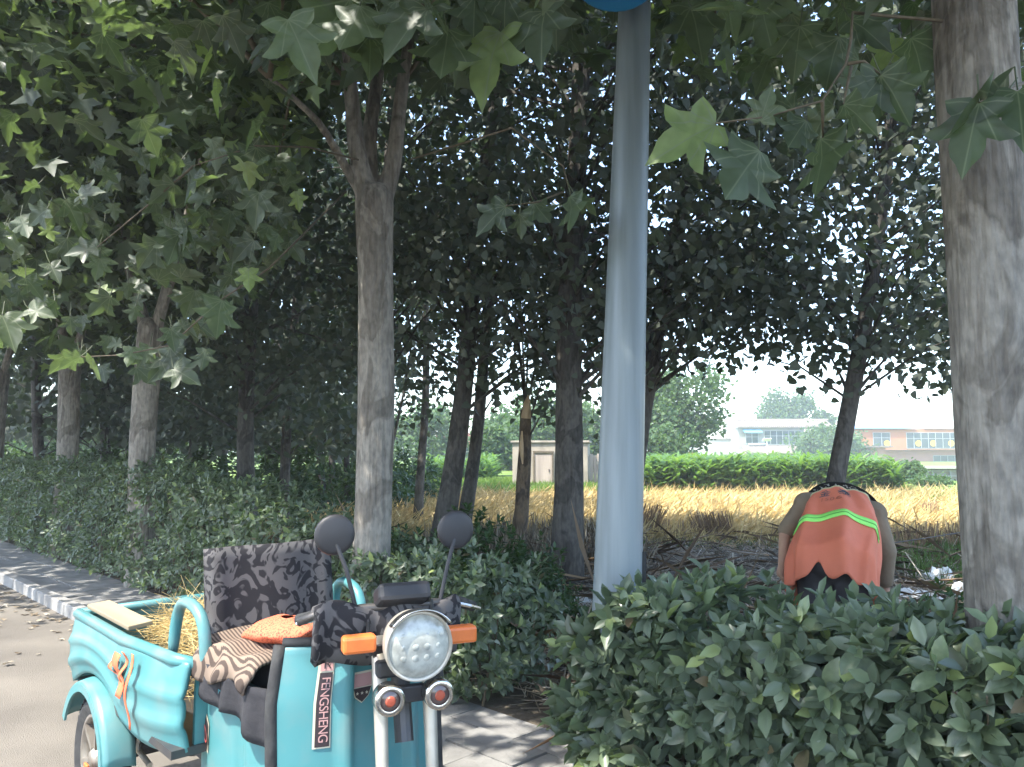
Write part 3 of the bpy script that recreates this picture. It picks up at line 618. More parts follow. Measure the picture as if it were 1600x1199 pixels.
field_tree('round_bush', 'low loose bush right of the dark round bush', 1456, 33, Z(745, 33), .05, .75, 60, 40, .12)
for i, (px, d, zt, cr, lab) in enumerate([(665, 62, 5.2, 3.2, 'pale green tree left of the white gabled house'), (800, 60, 4.8, 3.0, 'pale green tree right of the white gabled house'), (860, 52, 5.4, 3.2, 'grey-green tree behind the concrete shed'), (930, 55, 5.0, 3.0, 'grey-green tree behind the right end of the shed'), (775, 46, 3.0, 1.2, 'small yellow-green tree left of the shed'),
                                   (40, 48, 4.4, 3.0, 'sunlit yellow-green tree seen through the gap above the left hedge'), (165, 55, 4.6, 3.2, 'sunlit tree seen between the two left plane trunks'), (420, 60, 6.5, 4.5, 'distant tree in the depth of the grove, left of centre'), (300, 62, 6.5, 4.5, 'distant tree in the depth behind the pale plane trunk'), (560, 66, 6.0, 4.2, 'distant tree hidden behind the forked plane tree'), (-60, 60, 6.0, 4.0, 'distant tree beyond the left edge')]):
    field_tree('field_tree', lab, px, d, zt, .4, cr, 90, 50, .34)

# ------------------------------------------------------------------ hedges and shrubs
def shoots(tips, dirs, nl, size):
    """whorls of leaves at shoot tips -> frames, positions, sizes"""
    n = len(tips); k = nl; T = np.repeat(tips, k, 0); D = np.repeat(norm(dirs), k, 0); N = n * k
    a = np.where(np.abs(D[:, 2:3]) < .9, np.array([[0, 0, 1.]]), np.array([[1., 0, 0]])); u = norm(np.cross(D, a)); v = np.cross(D, u)
    ph = np.tile(np.arange(k) * 2.4, n) + np.repeat(rng.random(n) * 6.28, k); lev = np.tile(np.arange(k) / k, n)
    al = np.radians(28 + 62 * lev + rng.normal(0, 9, N))
    rad = u * np.cos(ph)[:, None] + v * np.sin(ph)[:, None]
    ax = D * np.cos(al)[:, None] + rad * np.sin(al)[:, None]; ax[:, 2] -= .12
    up = D * np.sin(al)[:, None] - rad * np.cos(al)[:, None] + np.array([0, 0, .25])
    S = size * rng.uniform(.7, 1.15, N) * (.75 + .35 * lev)
    pos = T - D * (lev * size * .9)[:, None]
    return frames(ax, up), pos, S
def hedge_shoots(s0, s1, w0, w1, hfun, dens, size, nl=8):
    """shoots over the faces of a clipped hedge laid along the road"""
    L = s1 - s0; W = w1 - w0; tips = []; dirs = []
    def put(n, f):
        for _ in range(int(n)):
            p, d = f(); tips.append(p); dirs.append(d)
    rnd = random.uniform
    def front():
        s = rnd(s0, s1); z = rnd(.1, hfun(s)); return road(s, w0 + rnd(-.05, .1) + .03 * math.sin(s * 5 + z * 6), GZ + z), -RB + Vector((rnd(-.6, .6), rnd(-.6, .6), rnd(-.1, .9)))
    def top():
        s = rnd(s0, s1); w = rnd(w0, w1); return road(s, w, GZ + hfun(s) + rnd(-.08, .05) + .035 * math.sin(s * 6 + w * 7)), Vector((rnd(-.5, .5), rnd(-.5, .5), 1)) - RB * .25
    def end(sg):
        def f():
            z = rnd(.1, hfun(s1 if sg > 0 else s0)); return road((s1 if sg > 0 else s0) + rnd(-.1, .1) + .12 * sg * math.sin(z * 4), rnd(w0, w1), GZ + z), RA * sg + Vector((rnd(-.5, .5), rnd(-.5, .5), rnd(0, .8)))
        return f
    def inner():
        s = rnd(s0, s1); return road(s, rnd(w0, w1), GZ + rnd(.1, hfun(s) * .95)), Vector((rnd(-1, 1), rnd(-1, 1), rnd(0, 1))) - RB * .4
    h = hfun((s0 + s1) / 2)
    put(dens * L * h, front); put(dens * L * W, top); put(dens * W * h, end(1)); put(dens * W * h, end(-1)); put(dens * L * W * h * 1.6, inner)
    return np.array([tuple(t) for t in tips]), np.array([tuple(d) for d in dirs])
def stems(t, n, spots):
    m = MB()
    for _ in range(n):
        p, q = spots(); p = Vector(p) - t.location; q = Vector(q) - t.location
        m.tube([p, p.lerp(q, .5) + Vector((random.uniform(-.05, .05), random.uniform(-.05, .05), 0)), q], [.009, .006, .003], 5, caps=False)
    return stuff(m.build('stem', 'twig', t))
def hedge(name, label, s0, s1, w0, w1, hfun, dens, size, nobj, nl=8):
    b = road((s0 + s1) / 2, (w0 + w1) / 2, GZ); t = thing(name, label, 'hedge', b)
    tips, dirs = hedge_shoots(s0, s1, w0, w1, hfun, dens, size, nl)
    Mx, pos, S = shoots(tips, dirs, nl, size)
    foliage(t, 'foliage', 'hedge', L_HEDGE_HI, L_HEDGE_LO, M_HEDGE, Mx, pos, S, nobj)
    def sp():
        s = random.uniform(s0, s1); w = random.uniform(w0 + .1, w1 - .1); h = hfun(s)
        return road(s, w, GZ - .02), road(s + random.uniform(-.2, .2), w + random.uniform(-.2, .2), GZ + h * random.uniform(.6, .95))
    stems(t, int(14 * (s1 - s0)), sp); return t
def near_h(s): return .70 + .17 * max(0, min(1, (2.2 - s) / 1.6)) + .07 * math.sin(s * 4.1) + (.09 if 1.75 < s < 2.25 else 0) + .13 * math.exp(-((s - 1.2) / .35) ** 2)
hedge('hedge', 'leafy hedge across the lower right corner, in front of the bending worker', -1.6, 2.3, 2.72, 3.48, near_h, 170, .118, 290, 8)
def left_h(s): return .72 + .6 * max(0, min(1, (s - 3.6) / 4.5)) + .05 * math.sin(s * 2.2)
hedge('hedge', 'long clipped hedge along the road, running past the left edge', 3.45, 21, 3.05, 3.75, left_h, 85, .088, 250, 7)
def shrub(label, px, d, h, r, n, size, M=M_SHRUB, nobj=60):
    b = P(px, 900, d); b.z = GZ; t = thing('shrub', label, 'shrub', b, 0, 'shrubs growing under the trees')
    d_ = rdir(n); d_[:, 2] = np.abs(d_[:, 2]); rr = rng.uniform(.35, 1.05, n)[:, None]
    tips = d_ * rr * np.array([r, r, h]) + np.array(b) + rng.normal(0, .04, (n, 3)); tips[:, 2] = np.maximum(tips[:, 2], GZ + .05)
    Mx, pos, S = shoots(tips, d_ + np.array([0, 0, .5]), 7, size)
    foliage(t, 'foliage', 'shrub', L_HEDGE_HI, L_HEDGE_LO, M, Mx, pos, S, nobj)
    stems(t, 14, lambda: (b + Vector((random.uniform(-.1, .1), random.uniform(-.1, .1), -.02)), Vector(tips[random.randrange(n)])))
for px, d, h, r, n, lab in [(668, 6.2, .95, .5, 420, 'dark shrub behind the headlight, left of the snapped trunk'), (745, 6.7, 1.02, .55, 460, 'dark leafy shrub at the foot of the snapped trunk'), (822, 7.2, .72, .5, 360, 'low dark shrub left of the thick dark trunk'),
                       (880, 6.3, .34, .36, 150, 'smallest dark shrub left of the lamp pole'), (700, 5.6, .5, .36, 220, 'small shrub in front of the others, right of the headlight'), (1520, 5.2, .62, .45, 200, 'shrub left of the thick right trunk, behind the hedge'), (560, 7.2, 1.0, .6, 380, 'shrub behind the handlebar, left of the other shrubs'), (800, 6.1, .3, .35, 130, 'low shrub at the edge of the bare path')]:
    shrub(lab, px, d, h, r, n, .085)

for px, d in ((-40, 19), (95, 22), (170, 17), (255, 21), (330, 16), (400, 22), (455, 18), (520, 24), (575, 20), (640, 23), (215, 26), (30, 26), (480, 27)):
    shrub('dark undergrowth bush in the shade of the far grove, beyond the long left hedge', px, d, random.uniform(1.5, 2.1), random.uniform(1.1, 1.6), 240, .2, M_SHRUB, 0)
# ------------------------------------------------------------------ lamp pole with a blue sign
p0 = P(964, 950, 3.9); p1 = P(990, 60, 3.95); dv = (p1 - p0) / (p1.z - p0.z)
pb = p0 + dv * (GZ - p0.z); pole = thing('lamp_pole', 'tall pale blue-grey steel lamp pole standing behind the end of the hedge', 'pole', pb)
H = 8.0; prof = [(0, .135), (.02, .135), (3.0, .098), (H, .06)]
MB().tube([dv * z for z in np.linspace(-.05, H, 24)], [float(np.interp(z, [0, 4.2, 8], [.131, .083, .05])) for z in np.linspace(-.05, H, 24)], 40).build('shaft', 'pole_paint', pole, smooth=True)
MB().lathe([(0, 0), (.2, 0), (.2, .02), (0, .02)], (0, 0, .005), (0, 0, 1), 24).build('base_plate', 'pole_paint', pole)
for a in range(4):
    MB().lathe([(0, .02), (.014, .02), (.014, .055), (0, .055)], (.165 * math.cos(a * 1.571 + .6), .165 * math.sin(a * 1.571 + .6), .005), (0, 0, 1), 8).build('bolt', 'dark_metal', pole)
MB().bar(dv * 1.02 + Vector((.118, -.03, 0)), dv * .62 + Vector((.121, -.03, 0)), .02, .03).build('cable_cover', 'black_rubber', pole)
ax = P(962, 17, 3.74) - pb
q = MB().prism([(ax.x + .25 * math.cos(a), ax.y, ax.z + .25 + .25 * math.sin(a)) for a in np.linspace(0, 2 * math.pi, 33)[:-1]], None, (0, .012, 0)).build('blue_sign', 'sign_blue', pole)
MB().bar((ax.x + .02, ax.y + .014, ax.z + .25), dv * (ax.z + .25) + Vector((0, -.04, 0)), .03).build('sign_bracket', 'dark_metal', pole)
MB().tube([dv * H, dv * H + Vector((-.4, -.4, .25)), dv * H + Vector((-1.1, -1.1, .3))], .035, 12).build('arm', 'pole_paint', pole, smooth=True)
MB().box(tuple(dv * H + Vector((-1.35, -1.35, .3))), (.6, .22, .08), Matrix.Rotation(R(45), 3, 'Z')).build('lamp_head', 'pole_paint', pole, bevel=.02)

# ------------------------------------------------------------------ field crops and litter
def blades(name, label, cat, n, xr, tpl, M, size, tilt, cond=None, parentless=True):
    pos = xr(n)
    if cond is not None: pos = pos[cond(pos)]
    k = len(pos); ax = np.stack([rng.normal(tilt[0], tilt[2], k), rng.normal(tilt[1], tilt[2], k), np.full(k, tilt[3])], 1)
    o = bake(name, tpl, frames(ax, rdir(k) + np.array([0, -.6, 0])), pos, rng.uniform(.6, 1.2, k) * size, M[0]); return stuff(o, label, cat)
def rect(x0, x1, y0, y1, z):
    def f(n):
        y = y0 + (y1 - y0) * rng.random(n) ** 1.25; x = x0 + (x1 - x0) * rng.random(n); return np.stack([x, y, np.full(n, z)], 1)
    return f
def patchy(p): 
    return (np.sin(p[:, 0] * 1.7 + np.sin(p[:, 1] * .9) * 2) + np.sin(p[:, 1] * 2.3 + p[:, 0] * .6) + rng.normal(0, .8, len(p))) > -.6
LW = (L_BLADE[0] * np.array([.55, 1, 1]), L_BLADE[1])
blades('wheat', 'ripe golden wheat, blown flat, across the field behind the worker', 'wheat', 52000, lambda n: (lambda p: p[p[:, 0] > -4.2 + 0 * p[:, 1]])(rect(-5, 21, 12.6, 27.4, GZ)(n)), LW, M_WHEAT, .52, (.7, -.15, .55, .42), patchy)
blades('wheat_edge', 'shorter wheat stubble along the near edge of the field', 'wheat', 9000, rect(-4, 16, 12.0, 14.5, GZ), LW, M_WHEAT, .3, (.3, 0, .6, .6))
blades('verge_grass', 'thin green grass along the field edge under the trees', 'grass', 6000, rect(-5, 12, 11.9, 13.2, GZ), L_BLADE, M_SHADEGRASS, .17, (0, 0, .4, 1))
blades('tall_grass', 'green weeds between the worker and the right trunk', 'grass', 5000, rect(4.6, 9, 8.6, 12.4, GZ), L_BLADE, M_SHADEGRASS, .26, (.1, 0, .5, .9))
blades('fringe_grass', 'grey-green grass around the foot of the thick dark trunk', 'grass', 1800, rect(-1.2, 1.7, 9.6, 12.8, GZ), (L_BLADE[0] * np.array([.6, 1, 1]), L_BLADE[1]), M_LITTER, .5, (0, 0, .35, 1))
blades('meadow_grass', 'bright green grass left of the concrete shed', 'grass', 14000, rect(-7, 7, 26.5, 38, GZ), (L_BLADE[0] * np.array([2.2, 1, 1]), L_BLADE[1]), M_GRASS, .36, (0, 0, .5, .8))
blades('right_grass', 'green grass beyond the wheat by the low white wall', 'grass', 9000, rect(10, 23, 22, 30, GZ), (L_BLADE[0] * np.array([1.6, 1, 1]), L_BLADE[1]), M_GRASS, .22, (0, 0, .5, .8))
def lit(n):
    y = 3.6 + 9.2 * rng.random(n) ** 1.5; x = rng.uniform(-4.5, 7, n); p = np.stack([x, y, GZ + rng.uniform(.0, .10, n)], 1); return p[(x + y > 4.9)]
pos = lit(42000); k = len(pos); o = bake('straw_litter', (L_STRAW[0] * np.array([1.3, 1, 1]), L_STRAW[1]), frames(np.stack([rng.normal(0, 1, k), rng.normal(0, 1, k), rng.normal(0.05, .16, k)], 1), rdir(k) * .5 + np.array([0, 0, 1])), pos, rng.uniform(.12, .4, k), M_LITTER[0])
stuff(o, 'dry straw and twig litter strewn over the ground under the trees', 'litter')
pos = lit(1500); k = len(pos); pos[:, 2] += rng.uniform(0, .12, k)
stuff(bake('twig_tangle', (np.array([(-.008, 0, 0), (.008, 0, 0), (.006, .5, .05), (0, 1, 0), (-.006, .5, .05)]), [(0, 1, 2, 3, 4)]), frames(np.stack([rng.normal(0, 1, k), rng.normal(0, .6, k), rng.normal(.08, .15, k)], 1), rdir(k) + np.array([0, -.4, .8])), pos, rng.uniform(.4, 1.0, k), M_WEED[0]), 'tangle of cut brown twigs lying on the ground under the trees', 'twigs')
pos = lit(2600); k = len(pos); o = bake('fallen_leaves', L_PLANE_LO, frames(np.stack([rng.normal(0, 1, k), rng.normal(0, 1, k), rng.normal(0, .2, k)], 1), rdir(k) * .5 + np.array([0, 0, 1])), pos + np.array([0, 0, .02]), rng.uniform(.06, .13, k), M_LITTER[0])
stuff(o, 'dry fallen leaves scattered on the ground under the trees', 'leaves')
pos = np.array([tuple(road(random.uniform(-1, 16), KW - abs(random.gauss(0, .35)), .012)) for _ in range(260)]); k = len(pos)
stuff(bake('road_leaves', L_PLANE_LO, frames(np.stack([rng.normal(0, 1, k), rng.normal(0, 1, k), rng.normal(0, .1, k)], 1), rdir(k) * .25 + np.array([0, 0, 1])), pos, rng.uniform(.03, .09, k), M_LITTER[0]), 'small dry leaves blown along the road edge', 'leaves')
# corn: every plant is a curved stalk with arching leaves
def corn(n, xr):
    base = xr(n); nl = 11; N = len(base) * nl; B = np.repeat(base, nl, 0); hgt = np.repeat(rng.uniform(.55, 1.5, len(base)), nl); lev = np.tile(np.linspace(.12, .98, nl), len(base))
    an = rng.random(N) * 6.283; B[:, 2] += hgt * lev * .8
    v = []; f = []
    for i in range(4):
        y = i / 3; w = [.05, .075, .06, .0][i]; v += [(-w, y, -.55 * y * y), (w, y, -.55 * y * y)]
    f = [(0, 1, 3, 2), (2, 3, 5, 4), (4, 5, 7, 6)]
    up = np.stack([np.cos(an), np.sin(an), rng.uniform(.6, 1.6, N)], 1); Mx = frames(up, np.stack([-np.cos(an), -np.sin(an), np.ones(N)], 1))
    return bake('corn', (np.array(v), f), Mx, B, rng.uniform(.4, .85, N), M_CORN[0])
def cornrect(n):
    y = 27.2 + 16 * rng.random(n) ** 1.7; x = rng.uniform(4.6, 13.6, n) + (y - 27) * .22; return np.stack([x, np.round(y / .45) * .45 + rng.normal(0, .06, n), np.full(n, GZ)], 1)
stuff(corn(3000, cornrect), 'dense green corn standing behind the wheat', 'corn')
o = corn(260, lambda n: np.stack([rng.uniform(-4.6, -.9, n), rng.uniform(37, 43, n), np.full(n, GZ)], 1)); o.name = 'young_corn'; stuff(o, 'pale green corn left of the concrete shed', 'corn')
def weed(label, px, d, w, h, n, lean, size=.012):
    b = P(px, 800, d); b.z = GZ; k = n; x = rng.uniform(-w / 2, w / 2, k); y = rng.uniform(-.15, .15, k)
    pos = np.stack([b.x + x, b.y + y, np.full(k, GZ)], 1)
    ax = np.stack([rng.normal(lean, .13, k), rng.normal(0, .13, k), np.ones(k)], 1)
    o = bake('dry_weed_clump', (L_STRAW[0] * np.array([1.2, 1, 1]), L_STRAW[1]), frames(ax, rdir(k)), pos, rng.uniform(.6, 1.05, k) * h, M_WEED[0]); o.location = (0, 0, 0)
    tag(o, label, 'weeds', 'dry brown weed clumps in the wheat')
weed('dark brown sheaf of dry stalks standing in the wheat left of the worker', 1120, 13.2, .62, .5, 230, -.35)
weed('dry brown weeds in the wheat right of the worker', 1415, 11.6, .5, .42, 80, -.1)
weed('dry brown weeds in the wheat beside the right trunk', 1475, 11.4, .75, .48, 110, .05)
weed('thin dry stalks in the wheat right of the lamp pole', 1055, 13.0, .6, .4, 50, .1)
weed('dark dry tuft against the lamp pole', 1004, 13.5, .4, .62, 120, .35)
weed('small dry tuft in the middle of the wheat at right', 1452, 17.5, .4, .4, 90, .1)
# fallen branches
for nm, lab, line, r in [('fallen_branch', 'long bare branch lying from the lamp pole to behind the hedge', [(1005, 876), (1055, 890), (1110, 915), (1180, 935), (1235, 955)], .017),
                   ('fallen_branch', 'thin bare branch crossing the litter left of the worker', [(1008, 838), (1050, 850), (1115, 856), (1150, 875), (1215, 888)], .011),
                   ('fallen_branch', 'short bare twig joining the two fallen branches', [(1045, 850), (1068, 868), (1084, 898)], .009),
                   ('fallen_branch', 'bare twig forking toward the hedge from the long branch', [(1110, 915), (1140, 934), (1165, 950)], .009),
                   ('fallen_branch', 'dark bent branch leaning left of the lamp pole', [(872, 926), (895, 905), (925, 880)], .014)]:
    w = []
    for i, (px, py) in enumerate(line):
        rr = ray(px, py); tt = (GZ + .05 - CAMZ) / rr.z; w.append(Vector((0, 0, CAMZ)) + rr * tt)
    b = w[0].copy(); b.z = GZ
    o = MB().tube([q - b + Vector((0, 0, random.uniform(-.02, .03))) for q in w], [r * (1 - .5 * i / len(w)) for i in range(len(w))], 7, wob=.1).build(nm, 'poplar_bark', None, smooth=True); o.location = b; tag(o, lab, 'branch', 'bare branches on the ground')
w = [P(1372, 852, 8.2), P(1440, 842, 8.6), P(1515, 830, 9.2)]
tag(MB().tube(w, .006, 5).build('wire', 'dark_metal'), 'thin dark wire stretched low from the worker to the right trunk', 'wire')
# pale plastic scraps
for i, (px, py, w_, h_, lab) in enumerate([(1428, 930, .42, .16, 'crumpled white plastic sheet nearest the worker'), (1468, 905, .3, .26, 'upright crumpled white plastic sheet, middle of the scraps'), (1512, 925, .3, .22, 'crumpled white plastic sheet beside the right trunk'), (895, 935, .34, .12, 'grey-white plastic scrap on the ground left of the lamp pole')]):
    rr = ray(px, py + 12); tt = (GZ - CAMZ) / rr.z; b = Vector((0, 0, CAMZ)) + rr * tt; sd = i * 3.3
    def fn(u, v, b=b, w_=w_, h_=h_, sd=sd):
        return ((u - .5) * w_ * (1 + .3 * math.sin(v * 9 + sd)), (v - .5) * w_ * .8, h_ * (.1 + .5 * abs(math.sin(u * 8 + sd + v * 3)) * math.sin(math.pi * v) + .4 * abs(math.cos(v * 7 - sd + u * 4)) * math.sin(math.pi * u)))
    o = MB().grid(fn, 12, 12).build('plastic_sheet', 'white_plastic', None, solid=.003); o.location = b; tag(o, lab, 'plastic sheet', 'plastic scraps on the ground')

# ------------------------------------------------------------------ buildings
def window(b, x, z, w, h, y, nv=2, nh=1, deep=.06, m='window_glass', pane_each=True):
    """frame proud of the wall, one pane per light; y = wall face (towards the camera is -y)"""
    fr = MB(); t = .07
    fr.box((x, y - deep / 2, z + h / 2 - t / 2), (w, deep, t)); fr.box((x, y - deep / 2, z - h / 2 + t / 2), (w, deep, t))
    for i in range(nv + 1): fr.box((x - w / 2 + t / 2 + (w - t) * i / nv, y - deep / 2 - .004, z), (t, deep, h - 2 * t - .004))
    for j in range(1, nh): fr.box((x, y - deep / 2 - .008, z - h / 2 + h * (.62 if nh == 2 else j / nh)), (w - 2 * t, deep, t * .8))
    f = fr.build('window', 'window_frame', b)
    for i in range(nv):
        pw = (w - t) / nv - t
        MB().box((x - w / 2 + t + pw / 2 + (w - t) * i / nv + .0, y - .012, z), (pw - .006, .012, h - 2 * t - .008)).build('pane', m, f)
    return f
def tiled_roof(b, x0, x1, y0, z0, y1, z1, m, name='roof', rib=.28):
    r = MB(); r.prism([(x0, y0, z0), (x0, y1, z1), (x0, y1, z1 + .12), (x0, y0, z0 + .12)], None, (x1 - x0, 0, 0)); o = r.build(name, m, b)
    rb = MB(); n = int((x1 - x0) / rib)
    for i in range(n):
        x = x0 + (i + .5) * (x1 - x0) / n; rb.bar((x, y0 - .02, z0 + .15), (x, y1, z1 + .15), .11, .1)
    q = rb.build('tile_row', m, o); stuff(q); return o
D = 110.0; S = D / F
def hx(px, d=D): return X(px, d)
# grey two-storey house with tiled eaves
bx0, bx1 = hx(1153), hx(1300); b = thing('house', 'grey-white two-storey house with tiled eaves and a blue awning', 'house', ((bx0 + bx1) / 2, D, GZ)); W = bx1 - bx0
zt = Z(668, D) - GZ
MB().box((0, 3.5, zt / 2), (W, 7, zt)).build('wall', 'wall_grey', b)
MB().box((0, -.03, .9), (W * .98, .06, 1.7)).build('plinth_wall', 'wall_white', b)
tiled_roof(b, -W / 2 - .3, W / 2, -.5, zt - .05, 2.2, Z(657, D) - GZ, 'tile_grey')
tiled_roof(b, -W / 2 + .4, W * .22, -1.1, Z(710, D) - GZ, -.02, Z(698, D) - GZ, 'tile_grey', 'canopy_roof')
MB().box((0, 1.9, Z(655, D) - GZ), (W + .4, .15, .18)).build('ridge', 'roof_pale', b)
zc = (Z(673, D) + Z(695, D)) / 2 - GZ; hh = Z(673, D) - Z(695, D)
c = lambda px: hx(px) - (bx0 + bx1) / 2
window(b, c(1174), zc - .1, hx(1184) - hx(1164), hh * .8, 0, 2, 2)
window(b, c(1222), zc, hx(1252) - hx(1194), hh, 0, 6, 2)
window(b, c(1185), Z(718, D) - GZ, 1.2, .6, -.06, 2)
MB().prism([(c(1160), -.02, Z(672, D) - GZ), (c(1160), -.9, Z(677, D) - GZ), (c(1160), -.9, Z(676, D) - GZ), (c(1160), -.02, Z(671, D) - GZ)], None, (hx(1188) - hx(1160), 0, 0)).build('awning', 'awning_blue', b)
for i in range(2):
    MB().bar((c(1250 + i * 9), -1.0, Z(700, D) - GZ), (c(1257 + i * 9), -.2, Z(660, D) - GZ), .12).build('ladder_rail', 'roof_pale', b)
for i in range(9):
    u = i / 8; MB().bar((c(1250 + 7 * u), -1.0 + .8 * u, (Z(698, D) * (1 - u) + Z(662, D) * u) - GZ), (c(1259 + 7 * u), -1.0 + .8 * u, (Z(698, D) * (1 - u) + Z(662, D) * u) - GZ), .07).build('ladder_rung', 'roof_pale', b)
MB().box((c(1238), -.08, .75), (3.4, .05, 1.3)).build('gate_panel', 'red_dark', b)
b2 = thing('side_building', 'low white outbuilding at the left end of the grey house', 'building', (hx(1140), D + 4, GZ)); MB().box((0, 2, 1.6), (2.6, 4, 3.2)).build('wall', 'wall_white', b2); MB().box((0, 2, 3.27), (2.9, 4.3, .14)).build('roof', 'tile_grey', b2)
# peach house
D2 = 106.0; x0, x1 = X(1336, D2), X(1640, D2); b = thing('house', 'long peach-coloured house with a blue roof and wide windows', 'house', ((x0 + x1) / 2, D2, GZ)); W = x1 - x0
c = lambda px: X(px, D2) - (x0 + x1) / 2; zz = lambda py: Z(py, D2) - GZ
MB().box((0, 4, (zz(671) + zz(703)) / 2), (W, 8, zz(671) - zz(703))).build('wall', 'wall_peach', b)
MB().box((0, 4.6, zz(703) / 2 - .01), (W, 7, zz(703) - .02)).build('lower_wall', 'wall_pink', b)
MB().prism([(-W / 2 - .2, -.5, zz(670)), (-W / 2 - .2, 4, zz(661)), (-W / 2 - .2, 8.3, zz(670))], None, (X(1428, D2) - X(1332, D2), 0, 0)).build('blue_roof', 'roof_blue', b)
MB().box((X(1540, D2) - X(1488, D2) + .4, 4, zz(669)), (W - (X(1428, D2) - X(1332, D2)) - .3, 8.4, .25)).build('parapet', 'roof_pale', b)
window(b, c(1376), (zz(676) + zz(698)) / 2, X(1390, D2) - X(1363, D2), zz(676) - zz(698), 0, 2, 2)
wb = window(b, c(1460), (zz(676) + zz(701)) / 2, X(1506, D2) - X(1415, D2), zz(676) - zz(701), 0, 8, 2)
window(b, c(1570), (zz(676) + zz(701)) / 2, 5.5, zz(676) - zz(701), 0, 5, 2)
for px in (1384, 1433, 1456, 1484):
    MB().lathe([(0, 0), (.42, 0), (.42, .015), (0, .015)], (c(px), -.035 if px != 1384 else -.04, zz(693)), (0, -1, 0), 16).build('window_sticker', 'gold_sticker', wb)
window(b, c(1490), zz(717), 5, .9, 1.1, 5)
g = thing('gatehouse', 'small pink gatehouse with a grey tiled roof before the peach house', 'building', (X(1354, 100), 100, GZ)); gw = X(1382, 100) - X(1327, 100)
MB().box((0, 1.5, 1.0), (gw, 3, 2.0)).build('wall', 'wall_pink', g); tiled_roof(g, -gw / 2 - .4, gw / 2 + .8, -.6, 1.95, 1.4, Z(700, 100) - GZ, 'tile_grey')
# low walls before the houses
lw = thing('low_wall', 'low white-topped concrete wall behind the round bush', 'wall', (X(1470, 39), 39, GZ)); ww = X(1640, 39) - X(1396, 39)
MB().box((ww * .18, .3, .30), (ww, .5, .60)).build('wall_face', 'wall_grey', lw); MB().box((ww * .18 + .5, .25, .68), (ww, 1.2, .1)).build('wall_cap', 'wall_white', lw)
for i in range(7): MB().box((-ww * .3 + i * .9, -.05, .28), (.05, .05, .56)).build('rail_post', 'window_frame', lw)
MB().bar((-ww * .32, -.05, .5), (ww * .65, -.05, .5), .045).build('rail', 'window_frame', lw); MB().bar((-ww * .32, -.05, .25), (ww * .65, -.05, .25), .045).build('rail', 'window_frame', lw)
lb = thing('low_building', 'low flat cream roof showing just above the corn', 'building', (X(1300, 62), 62, GZ)); MB().box((0, 1, .36), (7.4, 2, .72)).build('wall', 'wall_pink', lb); MB().box((0, .9, .80), (7.9, 2.6, .12)).build('roof', 'roof_pale', lb)
ob = thing('low_building', 'low orange brick building at the left end of the corn', 'building', (X(1062, 58), 58, GZ)); MB().box((0, 1, .7), (2.2, 2, 1.4)).build('wall', 'brick_orange', ob); MB().box((0, 1, 1.45), (2.4, 2.2, .1)).build('roof', 'roof_pale', ob)
# white gabled house
D3 = 70.0; g = thing('gabled_house', 'white single-storey house with a red tiled roof left of the shed', 'house', (X(715, D3), D3, GZ), R(-22)); 
MB().box((0, 2, 1.05), (5.6, 4, 2.1)).build('wall', 'wall_white', g)
MB().prism([(2.8, 0, 2.1), (2.8, 4, 2.1), (2.8, 2, 3.0)], None, (-.2, 0, 0)).build('gable', 'wall_white', g)
tiled_roof(g, -2.9, 2.75, -.3, 1.98, 2.0, 3.02, 'tile_red'); tiled_roof(g, -2.9, 2.75, 4.3, 1.98, 2.0, 3.02, 'tile_red', 'rear_roof')
window(g, 1.0, 1.3, 1.3, 1.0, 0, 3, 2, m='window_glass'); window(g, -1.5, 1.3, 1.3, 1.0, 0, 3, 2)
gg = thing('outhouse', 'small white outhouse left of the gabled house', 'building', (X(668, 74), 74, GZ)); MB().box((0, 1, .9), (3.0, 2, 1.8)).build('wall', 'wall_white', gg); MB().box((0, 1, 1.86), (3.3, 2.3, .12)).build('roof', 'roof_pale', gg)
# concrete shed
D4 = 32.0; sx0, sx1 = X(800, D4), X(918, D4); s = thing('shed', 'weathered concrete shed with a plain door in the field', 'shed', ((sx0 + sx1) / 2, D4, GZ), R(-8)); W = sx1 - sx0; sh = Z(692, D4) - GZ
c = lambda px: X(px, D4) - (sx0 + sx1) / 2
MB().box((0, 1.1, sh / 2), (W, 2.2, sh)).build('wall', 'shed_concrete', s, bevel=.03); MB().box((0, 1.1, sh + .04), (W + .14, 2.36, .09)).build('roof_slab', 'shed_concrete', s, bevel=.02)
dh = 1.28; dr = MB().box((c(849), -.02, dh / 2 + .06), (.70, .05, dh)).build('door', 'door_wood', s)
for xx in (-.39, .39): MB().box((c(849) + xx, -.03, dh / 2 + .1), (.07, .09, dh + .1)).build('door_post', 'twig', s)
MB().box((c(849), -.032, dh + .19), (.86, .09, .08)).build('lintel', 'twig', s); MB().box((c(849) + .24, -.06, .7), (.03, .04, .12)).build('handle', 'dark_metal', dr)
for i, px in enumerate(range(800, 930, 22)):
    pass
# fence boards at the right of the shed
fn_ = thing('board_fence', 'grey board fence joining the right end of the shed', 'fence', (X(918, D4 + .4), D4 + .4, GZ))
for i in range(11): MB().box((i * .15, random.uniform(-.01, .01), .68 + random.uniform(-.04, .04)), (.135, .025, 1.36)).build('board', 'door_wood', fn_)
